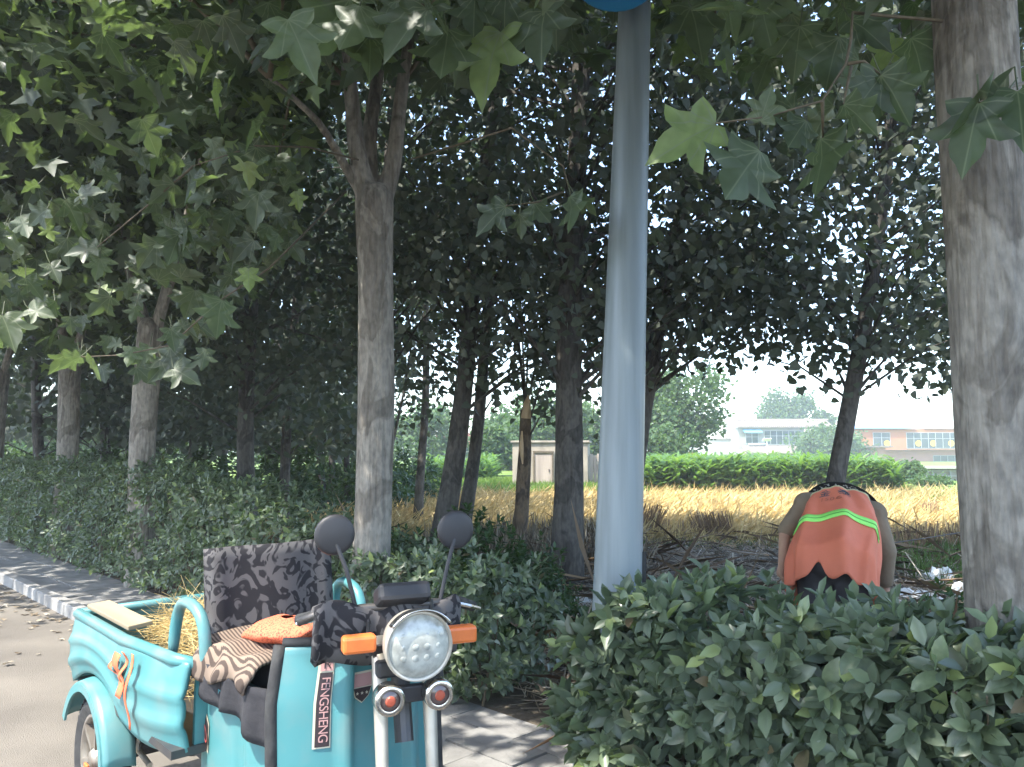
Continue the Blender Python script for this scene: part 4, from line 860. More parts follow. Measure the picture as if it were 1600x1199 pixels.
# solar lamp, utility poles and wires
sp_ = thing('solar_lamp', 'solar street lamp with a small panel before the grey house', 'street lamp', (X(1197, 92), 92, GZ)); zt = Z(690, 92) - GZ
MB().tube([(0, 0, 0), (0, 0, zt)], .09, 8).build('pole', 'white_plastic', sp_); MB().box((0, 0, zt + .2), (1.0, .7, .06), Matrix.Rotation(R(-25), 3, 'X')).build('solar_panel', 'white_plastic', sp_)
MB().bar((0, 0, zt - .25), (-1.0, 0, zt - .3), .06).build('arm', 'white_plastic', sp_); MB().box((-1.5, 0, zt - .28), (1.3, .35, .14)).build('lamp_head', 'white_plastic', sp_)
D5 = 150.0; tops = []
for px, lab in ((1368, 'thin utility pole above the blue roof'), (1135, 'utility pole left of the grey house, behind the trees')):
    u = thing('utility_pole', lab, 'pole', (X(px, D5), D5, GZ), 0, 'utility poles behind the houses'); zt = Z(632, D5) - GZ
    MB().tube([(0, 0, 0), (0, 0, zt)], [.16, .1], 8).build('pole', 'concrete', u); MB().box((0, 0, zt - .7), (1.9, .12, .12)).build('crossarm', 'dark_metal', u); tops.append((X(px, D5), zt + GZ - .6))
for j, off in enumerate((-.8, .8)):
    a, b_ = tops[1], tops[0]; pts = [(a[0] + off - 12 + (b_[0] - a[0] + 45) * u, D5 + off * .02, a[1] - 2.2 * math.sin(math.pi * u) - .0) for u in np.linspace(0, 1, 14)]
    tag(MB().tube(pts, .03, 4).build('power_line', 'dark_metal'), ('upper' if j else 'lower') + ' thin power line sagging behind the house roofs', 'wire')

# ------------------------------------------------------------------ added haze volume that lifts the darks like a windscreen veil
hz = MB().box((20, 90, 8), (700, 560, 19.0)).build('haze', 'concrete'); hz.data.materials.clear()
m, n_, o_ = newmat('haze'); v_ = nd(n_, 'ShaderNodeVolumePrincipled'); v_.inputs['Color'].default_value = (.86, .92, 1, 1); v_.inputs['Density'].default_value = 0.0018; v_.inputs['Anisotropy'].default_value = 0.2
n_.links.new(v_.outputs[0], o_.inputs['Volume']); hz.data.materials.append(m); stuff(hz, 'thin added haze over the whole place, lifting the darks like a windscreen veil', 'haze')
SC.cycles.volume_bounces = 1; SC.cycles.volume_step_rate = 10

# ------------------------------------------------------------------ lettering
def text_mesh(body, size, spacing=1.0):
    cu = bpy.data.curves.new('lettering', 'FONT'); cu.body = body; cu.size = size; cu.align_x = 'CENTER'; cu.align_y = 'CENTER'; cu.space_character = spacing
    o = bpy.data.objects.new('lettering', cu); COL.objects.link(o); dg = bpy.context.evaluated_depsgraph_get()
    me = bpy.data.meshes.new_from_object(o.evaluated_get(dg)); bpy.data.objects.remove(o); bpy.data.curves.remove(cu)
    return me
def text_part(name, body, size, fn, m, parent, spacing=1.0):
    me = text_mesh(body, size, spacing)
    for v in me.vertices: v.co = fn(v.co.x, v.co.y)
    me.materials.clear(); me.materials.append(MATS[m]); o = bpy.data.objects.new(name, me); COL.objects.link(o); o.parent = parent; return o

# ------------------------------------------------------------------ cargo tricycle: local x forward, y to its left (the side away from the camera), z up
T0 = Vector((-1.50, 3.76, 0)); TH = math.atan2(-.733, .68)
tr = thing('cargo_tricycle', 'turquoise electric cargo tricycle with a round headlight parked at the kerb', 'tricycle', T0, TH)
def wheel(x, y, r, w, side):
    wm = MB(); prof = []
    for i in range(17):
        a = math.pi * (i / 16) ; prof.append((r - w * .42 + w * .42 * math.sin(a), -w / 2 * math.cos(a)))
    wm.lathe([(r * .66, -w * .3)] + prof + [(r * .66, w * .3)], (x, y, r), (0, 1, 0), 40)
    o = wm.build('wheel', 'black_rubber', tr, smooth=True)
    tb = MB()
    for i in range(44):
        a = i / 44 * 2 * math.pi
        for j in (-1, 1): tb.box((x + math.cos(a + j * .03) * (r - .001), y + j * w * .22, r + math.sin(a + j * .03) * (r - .001)), (.012, w * .3, .02), Matrix.Rotation(-a, 3, 'Y'))
    stuff(tb.build('tread', 'black_rubber', o))
    MB().lathe([(r * .67, -w * .33), (r * .70, -w * .36), (r * .64, -w * .36), (r * .60, -w * .12), (r * .60, w * .12), (r * .64, w * .36), (r * .70, w * .36), (r * .67, w * .33)], (x, y, r), (0, 1, 0), 32).build('rim', 'rim_metal', o, smooth=True)
    MB().lathe([(0, side * w * .42), (.035, side * w * .42), (.045, side * w * .3), (.06, side * w * .1), (.06, -side * w * .2), (0, -side * w * .2)], (x, y, r), (0, 1, 0), 20).build('hub', 'rim_metal', o, smooth=True)
    for i in range(6):
        a = i / 6 * 2 * math.pi + .3
        MB().bar((x + math.cos(a) * .05, y + side * w * .12, r + math.sin(a) * .05), (x + math.cos(a) * r * .63, y + side * w * .2, r + math.sin(a) * r * .63), .045, .018).build('spoke', 'rim_metal', o)
    return o
wr = wheel(0, -.40, .265, .11, -1); wl = wheel(0, .40, .265, .11, 1); wf = wheel(1.78, 0, .235, .09, -1)
MB().box((.03, -.468, .20), (.05, .012, .13)).build('orange_reflector', 'orange_lens', wr, bevel=.005)
MB().tube([(0, -.36, .265), (0, .36, .265)], .035, 12).build('axle', 'dark_metal', tr); MB().lathe([(0, -.1), (.09, -.08), (.1, 0), (.09, .08), (0, .1)], (0, .05, .265), (0, 1, 0), 16).build('motor', 'dark_metal', tr, smooth=True)
for y in (-.2, .2):
    MB().bar((-.35, y, .46), (1.35, y, .40), .05, .06).build('chassis_rail', 'dark_metal', tr)
    MB().tube([(.25, y * 1.4, .27), (.02, y * 1.4, .30)], .012, 8).build('swing_link', 'pale_metal', tr); MB().tube([(.12, y * 1.5, .3), (.16, y * 1.5, .52)], .022, 10).build('shock_absorber', 'chrome', tr)
# load bed
X0, X1, YB, ZB, ZT = -.36, .88, .43, .52, .83
MB().box(((X0 + X1) / 2, 0, ZB), (X1 - X0, 2 * YB - .02, .03)).build('bed_floor', 'dark_metal', tr)
def side_panel(sg):
    def fn(u, v):
        x = X0 + (X1 - X0) * u; y = YB * (1 - .16 * max(0, (u - .55) / .45) ** 2)
        bot = .52 if u < .42 else .52 - .0 * u
        arch = 0
        if u < .6: arch = max(0, .10 - ((x - .0) / .36) ** 2 * .10)
        zb = bot + arch + (.03 * math.sin((u - .6) / .4 * math.pi) * -1 if u > .6 else 0); z = zb + (ZT - zb) * v
        rib = .012 * (math.exp(-((v - .30) / .07) ** 2) + math.exp(-((v - .62) / .05) ** 2)) + .02 * math.sin(math.pi * v)
        return (x, sg * (y + rib), z)
    return MB().grid(fn, 36, 18).build('bed_side', 'cyan_paint', tr, smooth=True, solid=.018)
side_panel(-1); side_panel(1)
def bpath(sg): return [(X0, sg * YB, ZT), (X0 + .7, sg * YB, ZT), (X1 - .1, sg * YB * .9, ZT), (X1, sg * YB * .78, ZT - .01)]
for sg in (-1, 1): MB().tube(bpath(sg), .024, 12).build('bed_rail', 'cyan_paint', tr, smooth=True)
MB().grid(lambda u, v: (X0 - .02 * math.sin(math.pi * v), -YB + 2 * YB * u, ZB + (ZT - ZB) * v), 8, 6).build('tailgate', 'cyan_paint', tr, solid=.02)
MB().tube([(X0, -YB, ZT), (X0, YB, ZT)], .022, 10).build('bed_rail', 'cyan_paint', tr, smooth=True)
MB().grid(lambda u, v: (X1 - .02, -YB * .78 + 2 * YB * .78 * u, ZB + (ZT - ZB) * v), 6, 4).build('bulkhead', 'cyan_paint', tr, solid=.02)
for sg in (-1, 1):                                             # mudguards proud of the bed sides
    def fn(u, v, sg=sg):
        a = R(158 - 150 * u); rr = .325; return (math.cos(a) * rr, sg * (.36 + .125 * v), .265 + math.sin(a) * rr + .012 * math.sin(math.pi * v))
    MB().grid(fn, 22, 5).build('mudguard', 'cyan_paint', tr, smooth=True, solid=.012)
    def fl(u, v, sg=sg):
        a = R(158 - 150 * u); rr = .325 - .035 * v; return (math.cos(a) * rr, sg * .487, .265 + math.sin(a) * rr)
    MB().grid(fl, 22, 2).build('mudguard_lip', 'cyan_paint', tr, solid=.01)
MB().box((X0 - .035, -.36, .66), (.03, .05, .10)).build('tail_lamp', 'red_lens', tr, bevel=.006); MB().box((X0 - .035, .36, .66), (.03, .05, .10)).build('tail_lamp', 'red_lens', tr, bevel=.006)
# seat base and its decal
def sb(u, v):                                                  # seat-box side, from the bed to the footwell
    x = .80 + .60 * u; z = .30 + .46 * v; return (x, -.275 - .035 * math.sin(math.pi * min(1, u * 1.1)) * (.4 + .6 * v) + .02 * math.exp(-((u - .62) / .04) ** 2), z)
for sg in (1, -1):
    MB().grid(lambda u, v, sg=sg: (lambda p: (p[0], p[1] * sg, p[2]))(sb(u, v)), 26, 8).build('seat_box_side', 'cyan_paint', tr, smooth=True, solid=.012)
MB().box((1.10, 0, .765), (.62, .58, .03)).build('seat_box_top', 'dark_cyan', tr, bevel=.01); MB().box((.80, 0, .53), (.02, .54, .44)).build('seat_box_rear', 'cyan_paint', tr)
MB().grid(lambda u, v: (1.39 + .02 * math.sin(math.pi * u), -.28 + .56 * u, .30 + .45 * v), 8, 4).build('seat_box_front', 'dark_cyan', tr, solid=.012)
MB().box((1.45, 0, .30), (.45, .56, .03)).build('foot_floor', 'black_rubber', tr)
dz = lambda u, v, e: Vector(sb(u, v)) + Vector((0, -e, 0))
pl = MB().add([dz(.07, .50, .010), dz(.17, .44, .010), dz(.19, .68, .010), dz(.13, .74, .010)], [(0, 1, 2, 3)]).build('side_decal', 'decal_cream', tr)
MB().add([dz(.078, .52, .013), dz(.162, .465, .013), dz(.18, .67, .013), dz(.13, .72, .013)], [(0, 1, 2, 3)]).build('decal_field', 'decal_black', pl)
text_part('lettering', 'SD', .085, lambda x, y: dz(.130 + x * 1.05, .595 + y * 1.9 - x * .8, .017), 'decal_red', pl)
# seat, cloths, handrails
MB().box((1.06, 0, .835), (.52, .50, .11)).build('seat_cushion', 'dark_cloth', tr, bevel=.03)
def drape(u, v):                                               # striped cloth over the seat, hanging down at the near side
    x = .84 + .48 * u + .02 * math.sin(v * 11); t = v * .95
    if t < .6: y = .22 - t / .6 * .53; z = .905 + .012 * math.sin(u * 13 + t * 5)
    else: k = (t - .6) / .35; y = -.312 - .03 * math.sin(k * 2) - .012 * math.sin(u * 15); z = .90 - k * (.10 + .03 * math.sin(u * 6))
    return (x, y, z)
MB().grid(drape, 24, 24).build('seat_cloth', 'striped_cloth', tr, smooth=True, solid=.01)
MB().grid(lambda u, v: (.90 + .50 * u, -.322 - .014 * math.sin(u * 17 + v), .84 - (.12 + .05 * u + .015 * math.sin(u * 9)) * v), 22, 6).build('under_cloth', 'dark_cloth', tr, smooth=True, solid=.01)
MB().grid(lambda u, v: (.80 - .05 * v - .015 * math.sin(u * 9), -.26 + .52 * u, .86 + .36 * v), 12, 8).build('backrest', 'floral_cloth', tr, smooth=True, solid=.07)
for sg in (-1, 1):
    q = [(.66, sg * .35, .80), (.665, sg * .345, .93), (.69, sg * .34, 1.01), (.75, sg * .34, 1.035), (.86, sg * .335, 1.02), (.91, sg * .33, .97), (.93, sg * .33, .88), (.93, sg * .32, .76)]
    MB().tube(q, .023, 12).build('handrail', 'cyan_paint', tr, smooth=True, sub=1)
# leg shield
def shield(u, v):
    y = -.31 + .62 * u; c = (u - .5) * 2; z = .28 + .70 * v
    x = 1.60 - .12 * abs(c) ** 2.2 - .05 * v + .03 * math.exp(-((abs(c) - .40) / .07) ** 2) * (.3 + .7 * v) - (.022 if abs(c) < .34 else 0)
    wid = 1 - .10 * max(0, v - .75) / .25; return (x, y * wid, z)
MB().grid(shield, 60, 24).build('leg_shield', 'cyan_paint', tr, smooth=True, solid=.02)
for sg in (0, 1):
    MB().tube([Vector(shield(sg, v)) + Vector((-.005, -.008 if sg == 0 else .008, 0)) for v in np.linspace(0, 1, 14)], .021, 10).build('shield_edge', 'black_rubber', tr, smooth=True)
MB().tube([Vector(shield(u, 1)) + Vector((0, 0, .008)) for u in np.linspace(0, 1, 20)], .016, 8).build('shield_top_edge', 'black_rubber', tr, smooth=True)
def on_shield(y, z, e=.014):                                   # y across, z height
    u = (y + .31) / .62; v = (z - .28) / .70; p = Vector(shield(u, v)); pu = Vector(shield(min(1, u + .01), v)); pv = Vector(shield(u, min(1, v + .01)))
    n = (pu - p).cross(pv - p).normalized(); n = n if n.x > 0 else -n; return p + n * e
def decal(y0, y1, z0, z1, slant, e, name, m, par):
    g = MB().grid(lambda u, v: on_shield(y0 + (y1 - y0) * u + slant * (1 - v), z0 + (z1 - z0) * v, e), 3, 12); return g.build(name, m, par)
d1 = decal(-.206, -.156, .67, .945, -.012, .013, 'shield_decal', 'decal_cream', tr)
decal(-.201, -.161, .675, .895, -.0105, .0155, 'decal_field', 'decal_black', d1); decal(-.201, -.161, .90, .94, 0, .0155, 'decal_head', 'decal_pink', d1)
text_part('lettering', 'FENGSHENG', .037, lambda x, y: on_shield(-.181 + y - .0105 * (.5 + x / .24), .785 - x, .018), 'decal_pink', d1, .9)
text_part('lettering', 'R', .042, lambda x, y: on_shield(-.181 + x, .920 + y, .018), 'decal_black', d1)
em = [(-.034, .05), (.034, .05), (.034, .005), (.022, -.022), (0, -.04), (-.022, -.022), (-.034, .005)]
eo = MB().add([on_shield(-.060 + x * 1.12, .825 + y * 1.1, .013) for x, y in em], [tuple(range(7))]).build('emblem', 'decal_cream', tr)
MB().add([on_shield(-.060 + x, .825 + y, .016) for x, y in em[2:]], [tuple(range(5))]).build('emblem_field', 'decal_black', eo); MB().add([on_shield(-.060 + x, .825 + y, .016) for x, y in [(-.034, .049), (.034, .049), (.034, .008), (-.034, .008)]], [(0, 1, 2, 3)]).build('emblem_top', 'decal_pink', eo)
for i in (-1, 0, 1):
    st = [(-.060 + i * .016 + .006 * (1 if k % 2 == 0 else .42) * math.sin(k * math.pi / 5), .813 + .006 * (1 if k % 2 == 0 else .42) * math.cos(k * math.pi / 5)) for k in range(10)]
    MB().add([on_shield(a, b, .018) for a, b in st], [tuple(range(10))]).build('emblem_star', 'decal_cream', eo)
# fork, lamps, bars
HX, HZ = 1.86, 1.025
n_before = set(tr.children)
for sg in (-1, 1):
    MB().tube([(1.70, sg * .078, 1.02), (1.75, sg * .078, .80), (1.80, sg * .078, .52), (1.82, sg * .075, .26)], [.024, .022, .018, .018], 14).build('fork_leg', 'pale_metal', tr, smooth=True)
    MB().tube([(1.795, sg * .078, .56), (1.80, sg * .078, .50)], .027, 14).build('fork_collar', 'rim_metal', tr, smooth=True)
    if sg > 0: MB().tube([(1.72, sg * .10, .99), (1.70, sg * .13, .84)], .014, 8).build('cable', 'black_rubber', tr)
    p = Vector((1.80, sg * .125, 1.025)); sgn = MB().box(tuple(p + Vector((0, sg * .035, 0))), (.05, .10, .052)).build('turn_signal', 'orange_lens', tr, bevel=.01)
    MB().bar((1.76, sg * .08, .995), (1.79, sg * .13, .995), .022).build('stalk', 'black_plastic', sgn)
    q = (1.83, sg * .076, .865)
    ol = MB().lathe([(.030, .030), (.043, .034), (.046, .022), (.045, -.02), (.03, -.05), (0, -.055)], q, (1, 0, -.02), 24).build('fog_lamp', 'chrome', tr, smooth=True)
    MB().lathe([(.034, .022), (.02, .030), (0, .033)], q, (1, 0, -.02), 20).build('lamp_glass', 'lens_dark', ol, smooth=True); MB().lathe([(.016, .032), (.012, .036), (0, .037)], q, (1, 0, -.02), 14).build('lamp_centre', 'red_lens', ol)
MB().box((1.79, 0, .86), (.03, .10, .05)).build('lamp_bracket', 'black_plastic', tr, bevel=.006)
MB().box((1.74, 0, .93), (.07, .19, .05)).build('fork_crown', 'black_plastic', tr, bevel=.01); MB().tube([(1.60, 0, 1.12), (1.74, 0, .70)], .03, 12).build('steering_tube', 'dark_metal', tr)
hl = MB().lathe([(.092, .035), (.100, .045), (.104, .03), (.100, -.01), (.088, -.06), (.06, -.10), (.02, -.115), (0, -.116)], (HX, 0, HZ), (1, 0, -.03), 40).build('headlight', 'pale_metal', tr, smooth=True)
MB().lathe([(.096, .03), (.083, .042), (.06, .052), (.03, .057), (0, .058)], (HX, 0, HZ), (1, 0, -.03), 36).build('lens', 'lens_glass', hl, smooth=True)
def visor(u, v):
    a = R(35 + 110 * u); return (HX + .015 + .055 * v, .106 * math.cos(a) * (1 + .02 * v), HZ + .104 * math.sin(a) + .006 * v)
MB().grid(visor, 18, 4).build('visor', 'chrome', hl, smooth=True, solid=.004)
for i in range(4):
    for j in range(3):
        y, z = (-.0465 + .031 * i), (HZ - .028 + .029 * j); rr = math.hypot(y, z - HZ)
        MB().lathe([(.0145, 0), (.0125, .003), (.006, .0045), (0, .005)], (HX + .0545 - rr * rr * 2.2, y, z), (1, 0, -.03), 12).build('lens_cell', 'lens_glass', hl, smooth=True)
MB().tube([(1.60, -.31, 1.06), (1.63, -.26, 1.085), (1.66, -.12, 1.10), (1.67, 0, 1.10), (1.66, .12, 1.10), (1.60, .22, 1.085), (1.54, .26, 1.06)], .014, 10).build('handlebar', 'dark_metal', tr, smooth=True)
for sg in (-1, 1):
    MB().tube([(1.62, sg * .22, 1.088), (1.52, sg * .30, 1.05)], .019, 12).build('grip', 'black_rubber', tr, smooth=True); MB().tube([(1.65, sg * .20, 1.09), (1.64, sg * .25, 1.075), (1.57, sg * .31, 1.05)], .007, 6).build('brake_lever', 'chrome', tr)
    m_ = MB().tube([(1.65, sg * .14, 1.10), (1.64, sg * .17, 1.22), (1.62, sg * .20, 1.30)], .007, 8).build('mirror', 'black_plastic', tr)
    MB().lathe([(0, .006), (.05, .005), (.062, .001), (.066, -.006), (.062, -.009)], (1.62, sg * .205, 1.33), (1, 0, 0), 20).build('mirror_back', 'black_plastic', m_, smooth=True); MB().lathe([(.062, .004), (0, .005)], (1.617, sg * .205, 1.33), (-1, 0, 0), 20).build('mirror_glass', 'chrome', m_)
MB().box((1.69, 0, 1.14), (.10, .17, .06), Matrix.Rotation(R(-25), 3, 'Y')).build('dashboard', 'black_plastic', tr, bevel=.015)
def quilt(u, v):
    y = -.27 + .47 * u; s = v * 1.0
    return (1.60 - .02 + .10 * math.sin(s * 2.4) + .012 * math.sin(u * 21 + v * 4), y, 1.01 + .12 * math.sin(math.pi * (.15 + .85 * v)) - .075 * v + .012 * math.sin(u * 13))
MB().grid(quilt, 30, 12).build('quilt', 'floral_cloth', tr, smooth=True, solid=.03)
MB().tube([(1.63, -.08, 1.02), (1.70, -.11, 1.06), (1.74, -.12, 1.02), (1.76, -.10, .97)], .006, 6).build('cable', 'black_rubber', tr, smooth=True); MB().tube([(1.63, .05, 1.10), (1.72, .09, 1.12), (1.76, .09, 1.02)], .006, 6).build('cable', 'black_rubber', tr, smooth=True)
STEER = Matrix.Translation((1.68, 0, 0)) @ Matrix.Rotation(R(-20), 4, 'Z') @ Matrix.Translation((-1.68, 0, 0))
for ch in [c_ for c_ in tr.children if c_ not in n_before] + [wf]:                       # bars, lamps, fork and front wheel are turned to the right
    for q in [ch] + list(ch.children): q.data.transform(STEER)
# ribbons tied to the bed side
def ribbon(x, z0, l, w, sw):
    return MB().grid(lambda u, v: (x + (u - .5) * w * (1 - .2 * v) + sw * v * v, -YB - .045 + (-.012) * math.sin(v * 7 + x * 30), z0 - l * v), 3, 12).build('ribbon', 'red_cloth', tr, smooth=True, solid=.002)
ribbon(.42, .80, .16, .075, .04); ribbon(.50, .82, .12, .03, -.03); ribbon(.56, .82, .28, .026, .0); ribbon(.35, .77, .07, .05, .03)
# things in and on the tricycle
def tw(x, y, z): return Matrix.Translation(T0) @ Matrix.Rotation(TH, 4, 'Z') @ Vector((x, y, z))
n = 2600; lp = np.stack([rng.uniform(-.16, .62, n), rng.uniform(-.24, .24, n), np.zeros(n)], 1); lp[:, 2] = .56 + .34 * np.exp(-((lp[:, 0] - .2) / .5) ** 2 - (lp[:, 1] / .35) ** 2) * rng.random(n) ** .4 + .06 * rng.random(n)
wp = np.array([tuple(tw(*q)) for q in lp]); o = bake('straw_heap', (L_STRAW[0] * np.array([.55, 1, 1]), L_STRAW[1]), frames(np.stack([rng.normal(0, 1, n), rng.normal(0, 1, n), rng.normal(0, .3, n)], 1), rdir(n) + np.array([0, 0, .7])), wp, rng.uniform(.08, .2, n), M_WHEAT[0]); stuff(o, 'heap of yellow straw in the bed of the tricycle', 'straw')
pk = MB().box((0, 0, 0), (.62, .10, .02)).build('plank', 'wood_plank', None, bevel=.004); pk.location = tw(-.03, -.35, .865); pk.rotation_euler = (R(6), R(0), TH); tag(pk, 'weathered wooden plank lying along the near rail of the tricycle bed', 'plank')
def bag(u, v):
    a = u * 2 * math.pi; r = (.15 + .02 * math.sin(a * 3 + v * 4) + .008 * math.sin(a * 7 - v * 6)) * math.sin(math.pi * (.06 + .93 * v)) ** .5
    return (r * 1.1 * math.cos(a), r * .85 * math.sin(a), .085 * v * (1 + .5 * math.sin(a + 1) * (1 - v)) + .014 * math.sin(a * 4 + 3 * v) * math.sin(math.pi * v))
o = MB().grid(bag, 36, 14).build('mesh_bag', 'mesh_cloth', None, smooth=True); o.location = tw(1.10, -.10, .908); o.rotation_euler = (0, 0, TH); tag(o, 'orange mesh bag lying on the tricycle seat', 'bag')

# ------------------------------------------------------------------ the worker, bent over with the back to the camera
W0 = Vector((2.015, 4.92, GZ)); WR = -math.atan2(W0.x, W0.y) + R(-3)
wk = thing('person', 'worker in an orange vest and black patterned hat, bent over behind the hedge', 'person', W0, WR)
# local frame: x right, y forward (away from the camera), z up
def capsule(mb, a, b, r0, r1, n=14):
    a, b = Vector(a), Vector(b); L = (b - a).length; pts = []; rad = []
    d = (b - a).normalized()
    for i in range(5): t = R(90 - 22.5 * i); pts.append(a - d * r0 * math.sin(t)); rad.append(max(r0 * math.cos(t), 1e-3))
    for i in range(1, 5): pts.append(a.lerp(b, i / 5)); rad.append(r0 + (r1 - r0) * i / 5)
    for i in range(5): t = R(22.5 * i); pts.append(b + d * r1 * math.sin(t)); rad.append(max(r1 * math.cos(t), 1e-3))
    mb.tube(pts, rad, n)
def ellipsoid(mb, c, r, rot=None, nu=20, nv=12):
    def fn(u, v):
        a = u * 2 * math.pi; b = -math.pi / 2 + math.pi * (v * .98 + .01); p = Vector((r[0] * math.cos(b) * math.cos(a), r[1] * math.cos(b) * math.sin(a), r[2] * math.sin(b)))
        if rot is not None: p = rot @ p
        return Vector(c) + p
    mb.grid(fn, nu, nv)
PEL = Vector((0, 0, .86)); NECK = Vector((.05, .47, 1.20)); HEAD = Vector((.07, .66, 1.06))
SHL, SHR = Vector((-.17, .42, 1.15)), Vector((.25, .44, 1.10)); ELL, WRL = Vector((-.305, .30, .96)), Vector((-.315, .16, .76)); ELR, WRR = Vector((.315, .36, .86)), Vector((.30, .40, .62))
HIPL, HIPR, KNL, KNR, ANL, ANR = (-.10, 0, .82), (.10, 0, .82), (-.12, .07, .45), (.13, .06, .45), (-.12, -.04, .08), (.14, -.05, .08)
body = MB()
ellipsoid(body, PEL, (.165, .12, .13)); capsule(body, PEL, Vector((.01, .22, 1.04)), .125, .135, 18); capsule(body, Vector((.01, .22, 1.04)), Vector((.035, .40, 1.14)), .14, .13, 18)
capsule(body, SHL, SHR, .075, .075); capsule(body, NECK, HEAD, .058, .056)
ellipsoid(body, HEAD + Vector((.005, .03, -.05)), (.075, .095, .115), Matrix.Rotation(R(-50), 3, 'X')); ellipsoid(body, HEAD + Vector((.005, .02, -.165)), (.016, .02, .02))
for s in (-1, 1): ellipsoid(body, HEAD + Vector((.005 + s * .078, .03, -.04)), (.012, .02, .03))
for a, b, c in ((SHL, ELL, WRL), (SHR, ELR, WRR)): capsule(body, a, b, .052, .042); capsule(body, b, c, .042, .027)
for a, b, c in ((HIPL, KNL, ANL), (HIPR, KNR, ANR)): capsule(body, a, b, .095, .062); capsule(body, b, c, .06, .04)
def hand(wr, elb, sgn, curl):
    d = (wr - elb).normalized(); side = Vector((0, 1, 0)); side = (side - d * side.dot(d)).normalized(); nrm = d.cross(side) * sgn
    pc = wr + d * .055; capsule(body, wr + d * .012, pc, .028, .034)
    for i, (o_, l) in enumerate(((-.030, .066), (-.010, .076), (.011, .072), (.030, .056))):
        k0 = wr + d * .078 + side * o_; k1 = k0 + (d * math.cos(curl) + nrm * math.sin(curl)) * l * .45; k2 = k1 + (d * math.cos(curl * 2.2) + nrm * math.sin(curl * 2.2)) * l * .35; k3 = k2 + (d * math.cos(curl * 3) + nrm * math.sin(curl * 3)) * l * .25
        capsule(body, wr + d * .05 + side * o_ * .8, k0, .0115, .0105, 10); capsule(body, k0, k1, .0105, .0095, 10); capsule(body, k1, k2, .0095, .009, 10); capsule(body, k2, k3, .009, .008, 10)
    t0 = wr + d * .03 + side * .028; t1 = t0 + (d * .6 + side * .55 + nrm * .5).normalized() * .038; t2 = t1 + (d * .8 + side * .1 + nrm * .6).normalized() * .03
    capsule(body, t0, t1, .0125, .0115, 10); capsule(body, t1, t2, .0115, .009, 10)
hand(WRL, ELL, 1, R(32)); hand(WRR, ELR, -1, R(28))
remesh(body, 'body', 'skin', wk, .0068, 3)
tro = MB(); ellipsoid(tro, PEL + Vector((0, -.01, -.01)), (.195, .155, .155)); capsule(tro, PEL, Vector((.01, .12, .92)), .13, .12, 18)
for a, b, c in ((HIPL, KNL, ANL), (HIPR, KNR, ANR)): capsule(tro, a, b, .122, .09); capsule(tro, b, Vector(c) + Vector((0, 0, .03)), .09, .075)
remesh(tro, 'trousers', 'trouser', wk, .014, 4)
sh = MB(); capsule(sh, Vector((.005, .08, .93)), Vector((.01, .26, 1.02)), .12, .13, 18); capsule(sh, Vector((.01, .26, 1.02)), Vector((.04, .42, 1.10)), .13, .125, 18); capsule(sh, SHL, SHR, .088, .086)
capsule(sh, SHL, SHL.lerp(ELL, .92), .075, .062); capsule(sh, SHR, SHR.lerp(ELR, 1.0), .075, .066); capsule(sh, ELR, ELR.lerp(WRR, .8), .062, .05)
remesh(sh, 'shirt', 'shirt_brown', wk, .012, 4)
for a, s in ((ANL, -1), (ANR, 1)):
    f = MB(); capsule(f, Vector(a) + Vector((0, -.03, -.02)), Vector(a) + Vector((.01 * s, .16, -.035)), .047, .038); remesh(f, 'shoe', 'black_rubber', wk, .012, 2)
# vest: a loose shell round the trunk, hem lifted at the seat
S0, S1 = Vector((.0, -.035, .79)), Vector((.045, .42, 1.145)); SD = (S1 - S0).normalized(); SX = Vector((1, 0, 0)); BK = SX.cross(SD).normalized(); BK = BK if BK.z > 0 else -BK
def vest(th, t, e=0.0):                                        # th: 0 = middle of the back, +-1 = front; t: 0 hem .. 1 shoulders
    a = th * math.pi; c = (S0.lerp(S1, t) if t > 0 else S0 + Vector((0, .12 * t, t * .60))) + Vector((.012 * math.sin(t * 3), 0, 0)); hw = float(np.interp(t, [-.2, 0, .25, .55, .8, 1.0, 1.1], [.262, .262, .262, .25, .222, .185, .14])); bd = float(np.interp(t, [-.2, 0, .3, .7, 1, 1.1], [.20, .205, .20, .195, .165, .12]))
    fold = .017 * math.sin(th * 23 + 2.2 * t) * (1 - .5 * t) + .012 * math.sin(th * 11 - 3 * t + 1) + .030 * math.exp(-((th - .07 + .05 * t) / .04) ** 2) * max(0, 1 - t) + .02 * math.exp(-((th - .27 - .04 * t) / .03) ** 2) * max(0, .9 - t) + .016 * math.exp(-((th + .24 - .06 * t) / .03) ** 2) * max(0, .9 - t) - .012 * math.exp(-((th + .035) / .05) ** 2) * max(0, .6 - t)
    if t > .62: fold += .006 * math.sin(th * 40 + t * 8)
    sx = math.sin(a); cb = math.cos(a)
    return c + SX * (abs(sx) ** .85 * math.copysign(1, sx)) * (hw + fold * .6 + e) + BK * cb * (bd + fold + e) - SD * .03 * abs(sx) * (t - .5)
def hem(th): 
    return -.36 + .20 * math.exp(-((th + .06) / .05) ** 2) + .06 * min(1, abs(th) / .5) + .01 * math.sin(th * 9)
def vfn(u, v):
    th = -.92 + 1.84 * u; h = hem(th); top = 1.05 - .16 * max(0, abs(th) - .22) / .3 if abs(th) < .62 else .83; t = h + (top - h) * v; return vest(th, t)
vs = MB().grid(vfn, 120, 44).build('vest', 'vest_orange', wk, smooth=True, solid=.006)
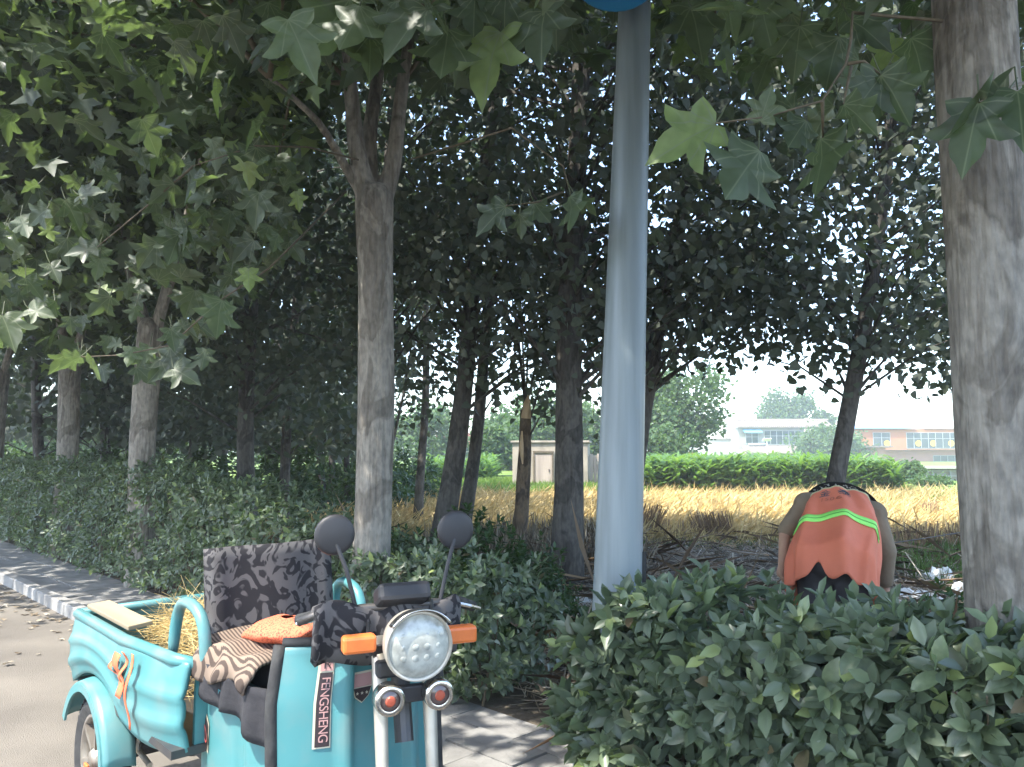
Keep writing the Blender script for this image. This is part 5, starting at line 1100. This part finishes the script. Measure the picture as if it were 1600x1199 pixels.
def band(t0, t1, e, name, m, th0=-.44, th1=.44):
    return MB().grid(lambda u, v: (lambda th: vest(th, t0 + (t1 - t0) * v - .10 * max(0, th) * 1.2 - .05 * th * th + .0 * th, e))(th0 + (th1 - th0) * u), 80, 3).build(name, m, vs, smooth=True, solid=.003)
band(.40, .52, .008, 'reflective_band', 'vest_lime'); band(.457, .464, .0115, 'band_seam', 'vest_seam')
MB().tube([vest(th, 1.045 - .16 * max(0, abs(th) - .22) / .3, .004) for th in np.linspace(-.4, .4, 40)], .007, 6).build('neck_trim', 'vest_trim', vs, smooth=True)
def vt(x, y, th0, t0): return vest(th0 + x / .78, t0 + y / .62 - .10 * max(0, th0 + x / .78), .007)
text_part('lettering', '金', .088, lambda x, y: vt(x, y, -.115, .885), 'vest_ink', vs); text_part('lettering', '泰', .088, lambda x, y: vt(x, y, .045, .885), 'vest_ink', vs)
text_part('lettering', '1506', .058, lambda x, y: vt(x, y, -.06, .76), 'vest_ink_faded', vs, 1.15)
# hat
HN = Vector((.05, .80, .60)).normalized(); hu, hv = frame_from(HN); HC = HEAD + Vector((-.03, .075, .05))
def brim(u, v):
    a = u * 2 * math.pi; r = .085 + .165 * v; return HC + (hu * math.cos(a) + hv * math.sin(a)) * r - HN * (.02 * v + .012 * math.sin(2 * a) * v)
hb = MB().grid(brim, 48, 6).build('hat', 'hat_cloth', wk, smooth=True, solid=.006)
MB().grid(lambda u, v: brim(u, .72 + .25 * v) - HN * .006, 48, 2).build('hat_pattern', 'hat_pattern', hb, smooth=True); MB().lathe([(.088, 0), (.09, .04), (.082, .085), (.05, .115), (0, .122)], HC, HN, 32).build('hat_crown', 'hat_cloth', hb, smooth=True)
MB().tube([brim(u, 1) for u in np.linspace(0, 1, 49)], .006, 6).build('brim_edge', 'hat_cloth', hb, smooth=True)
ha = MB(); ellipsoid(ha, HEAD + Vector((.005, .045, -.025)), (.081, .09, .085), Matrix.Rotation(R(-50), 3, 'X')); ha.build('hair', 'hair', wk, smooth=True)
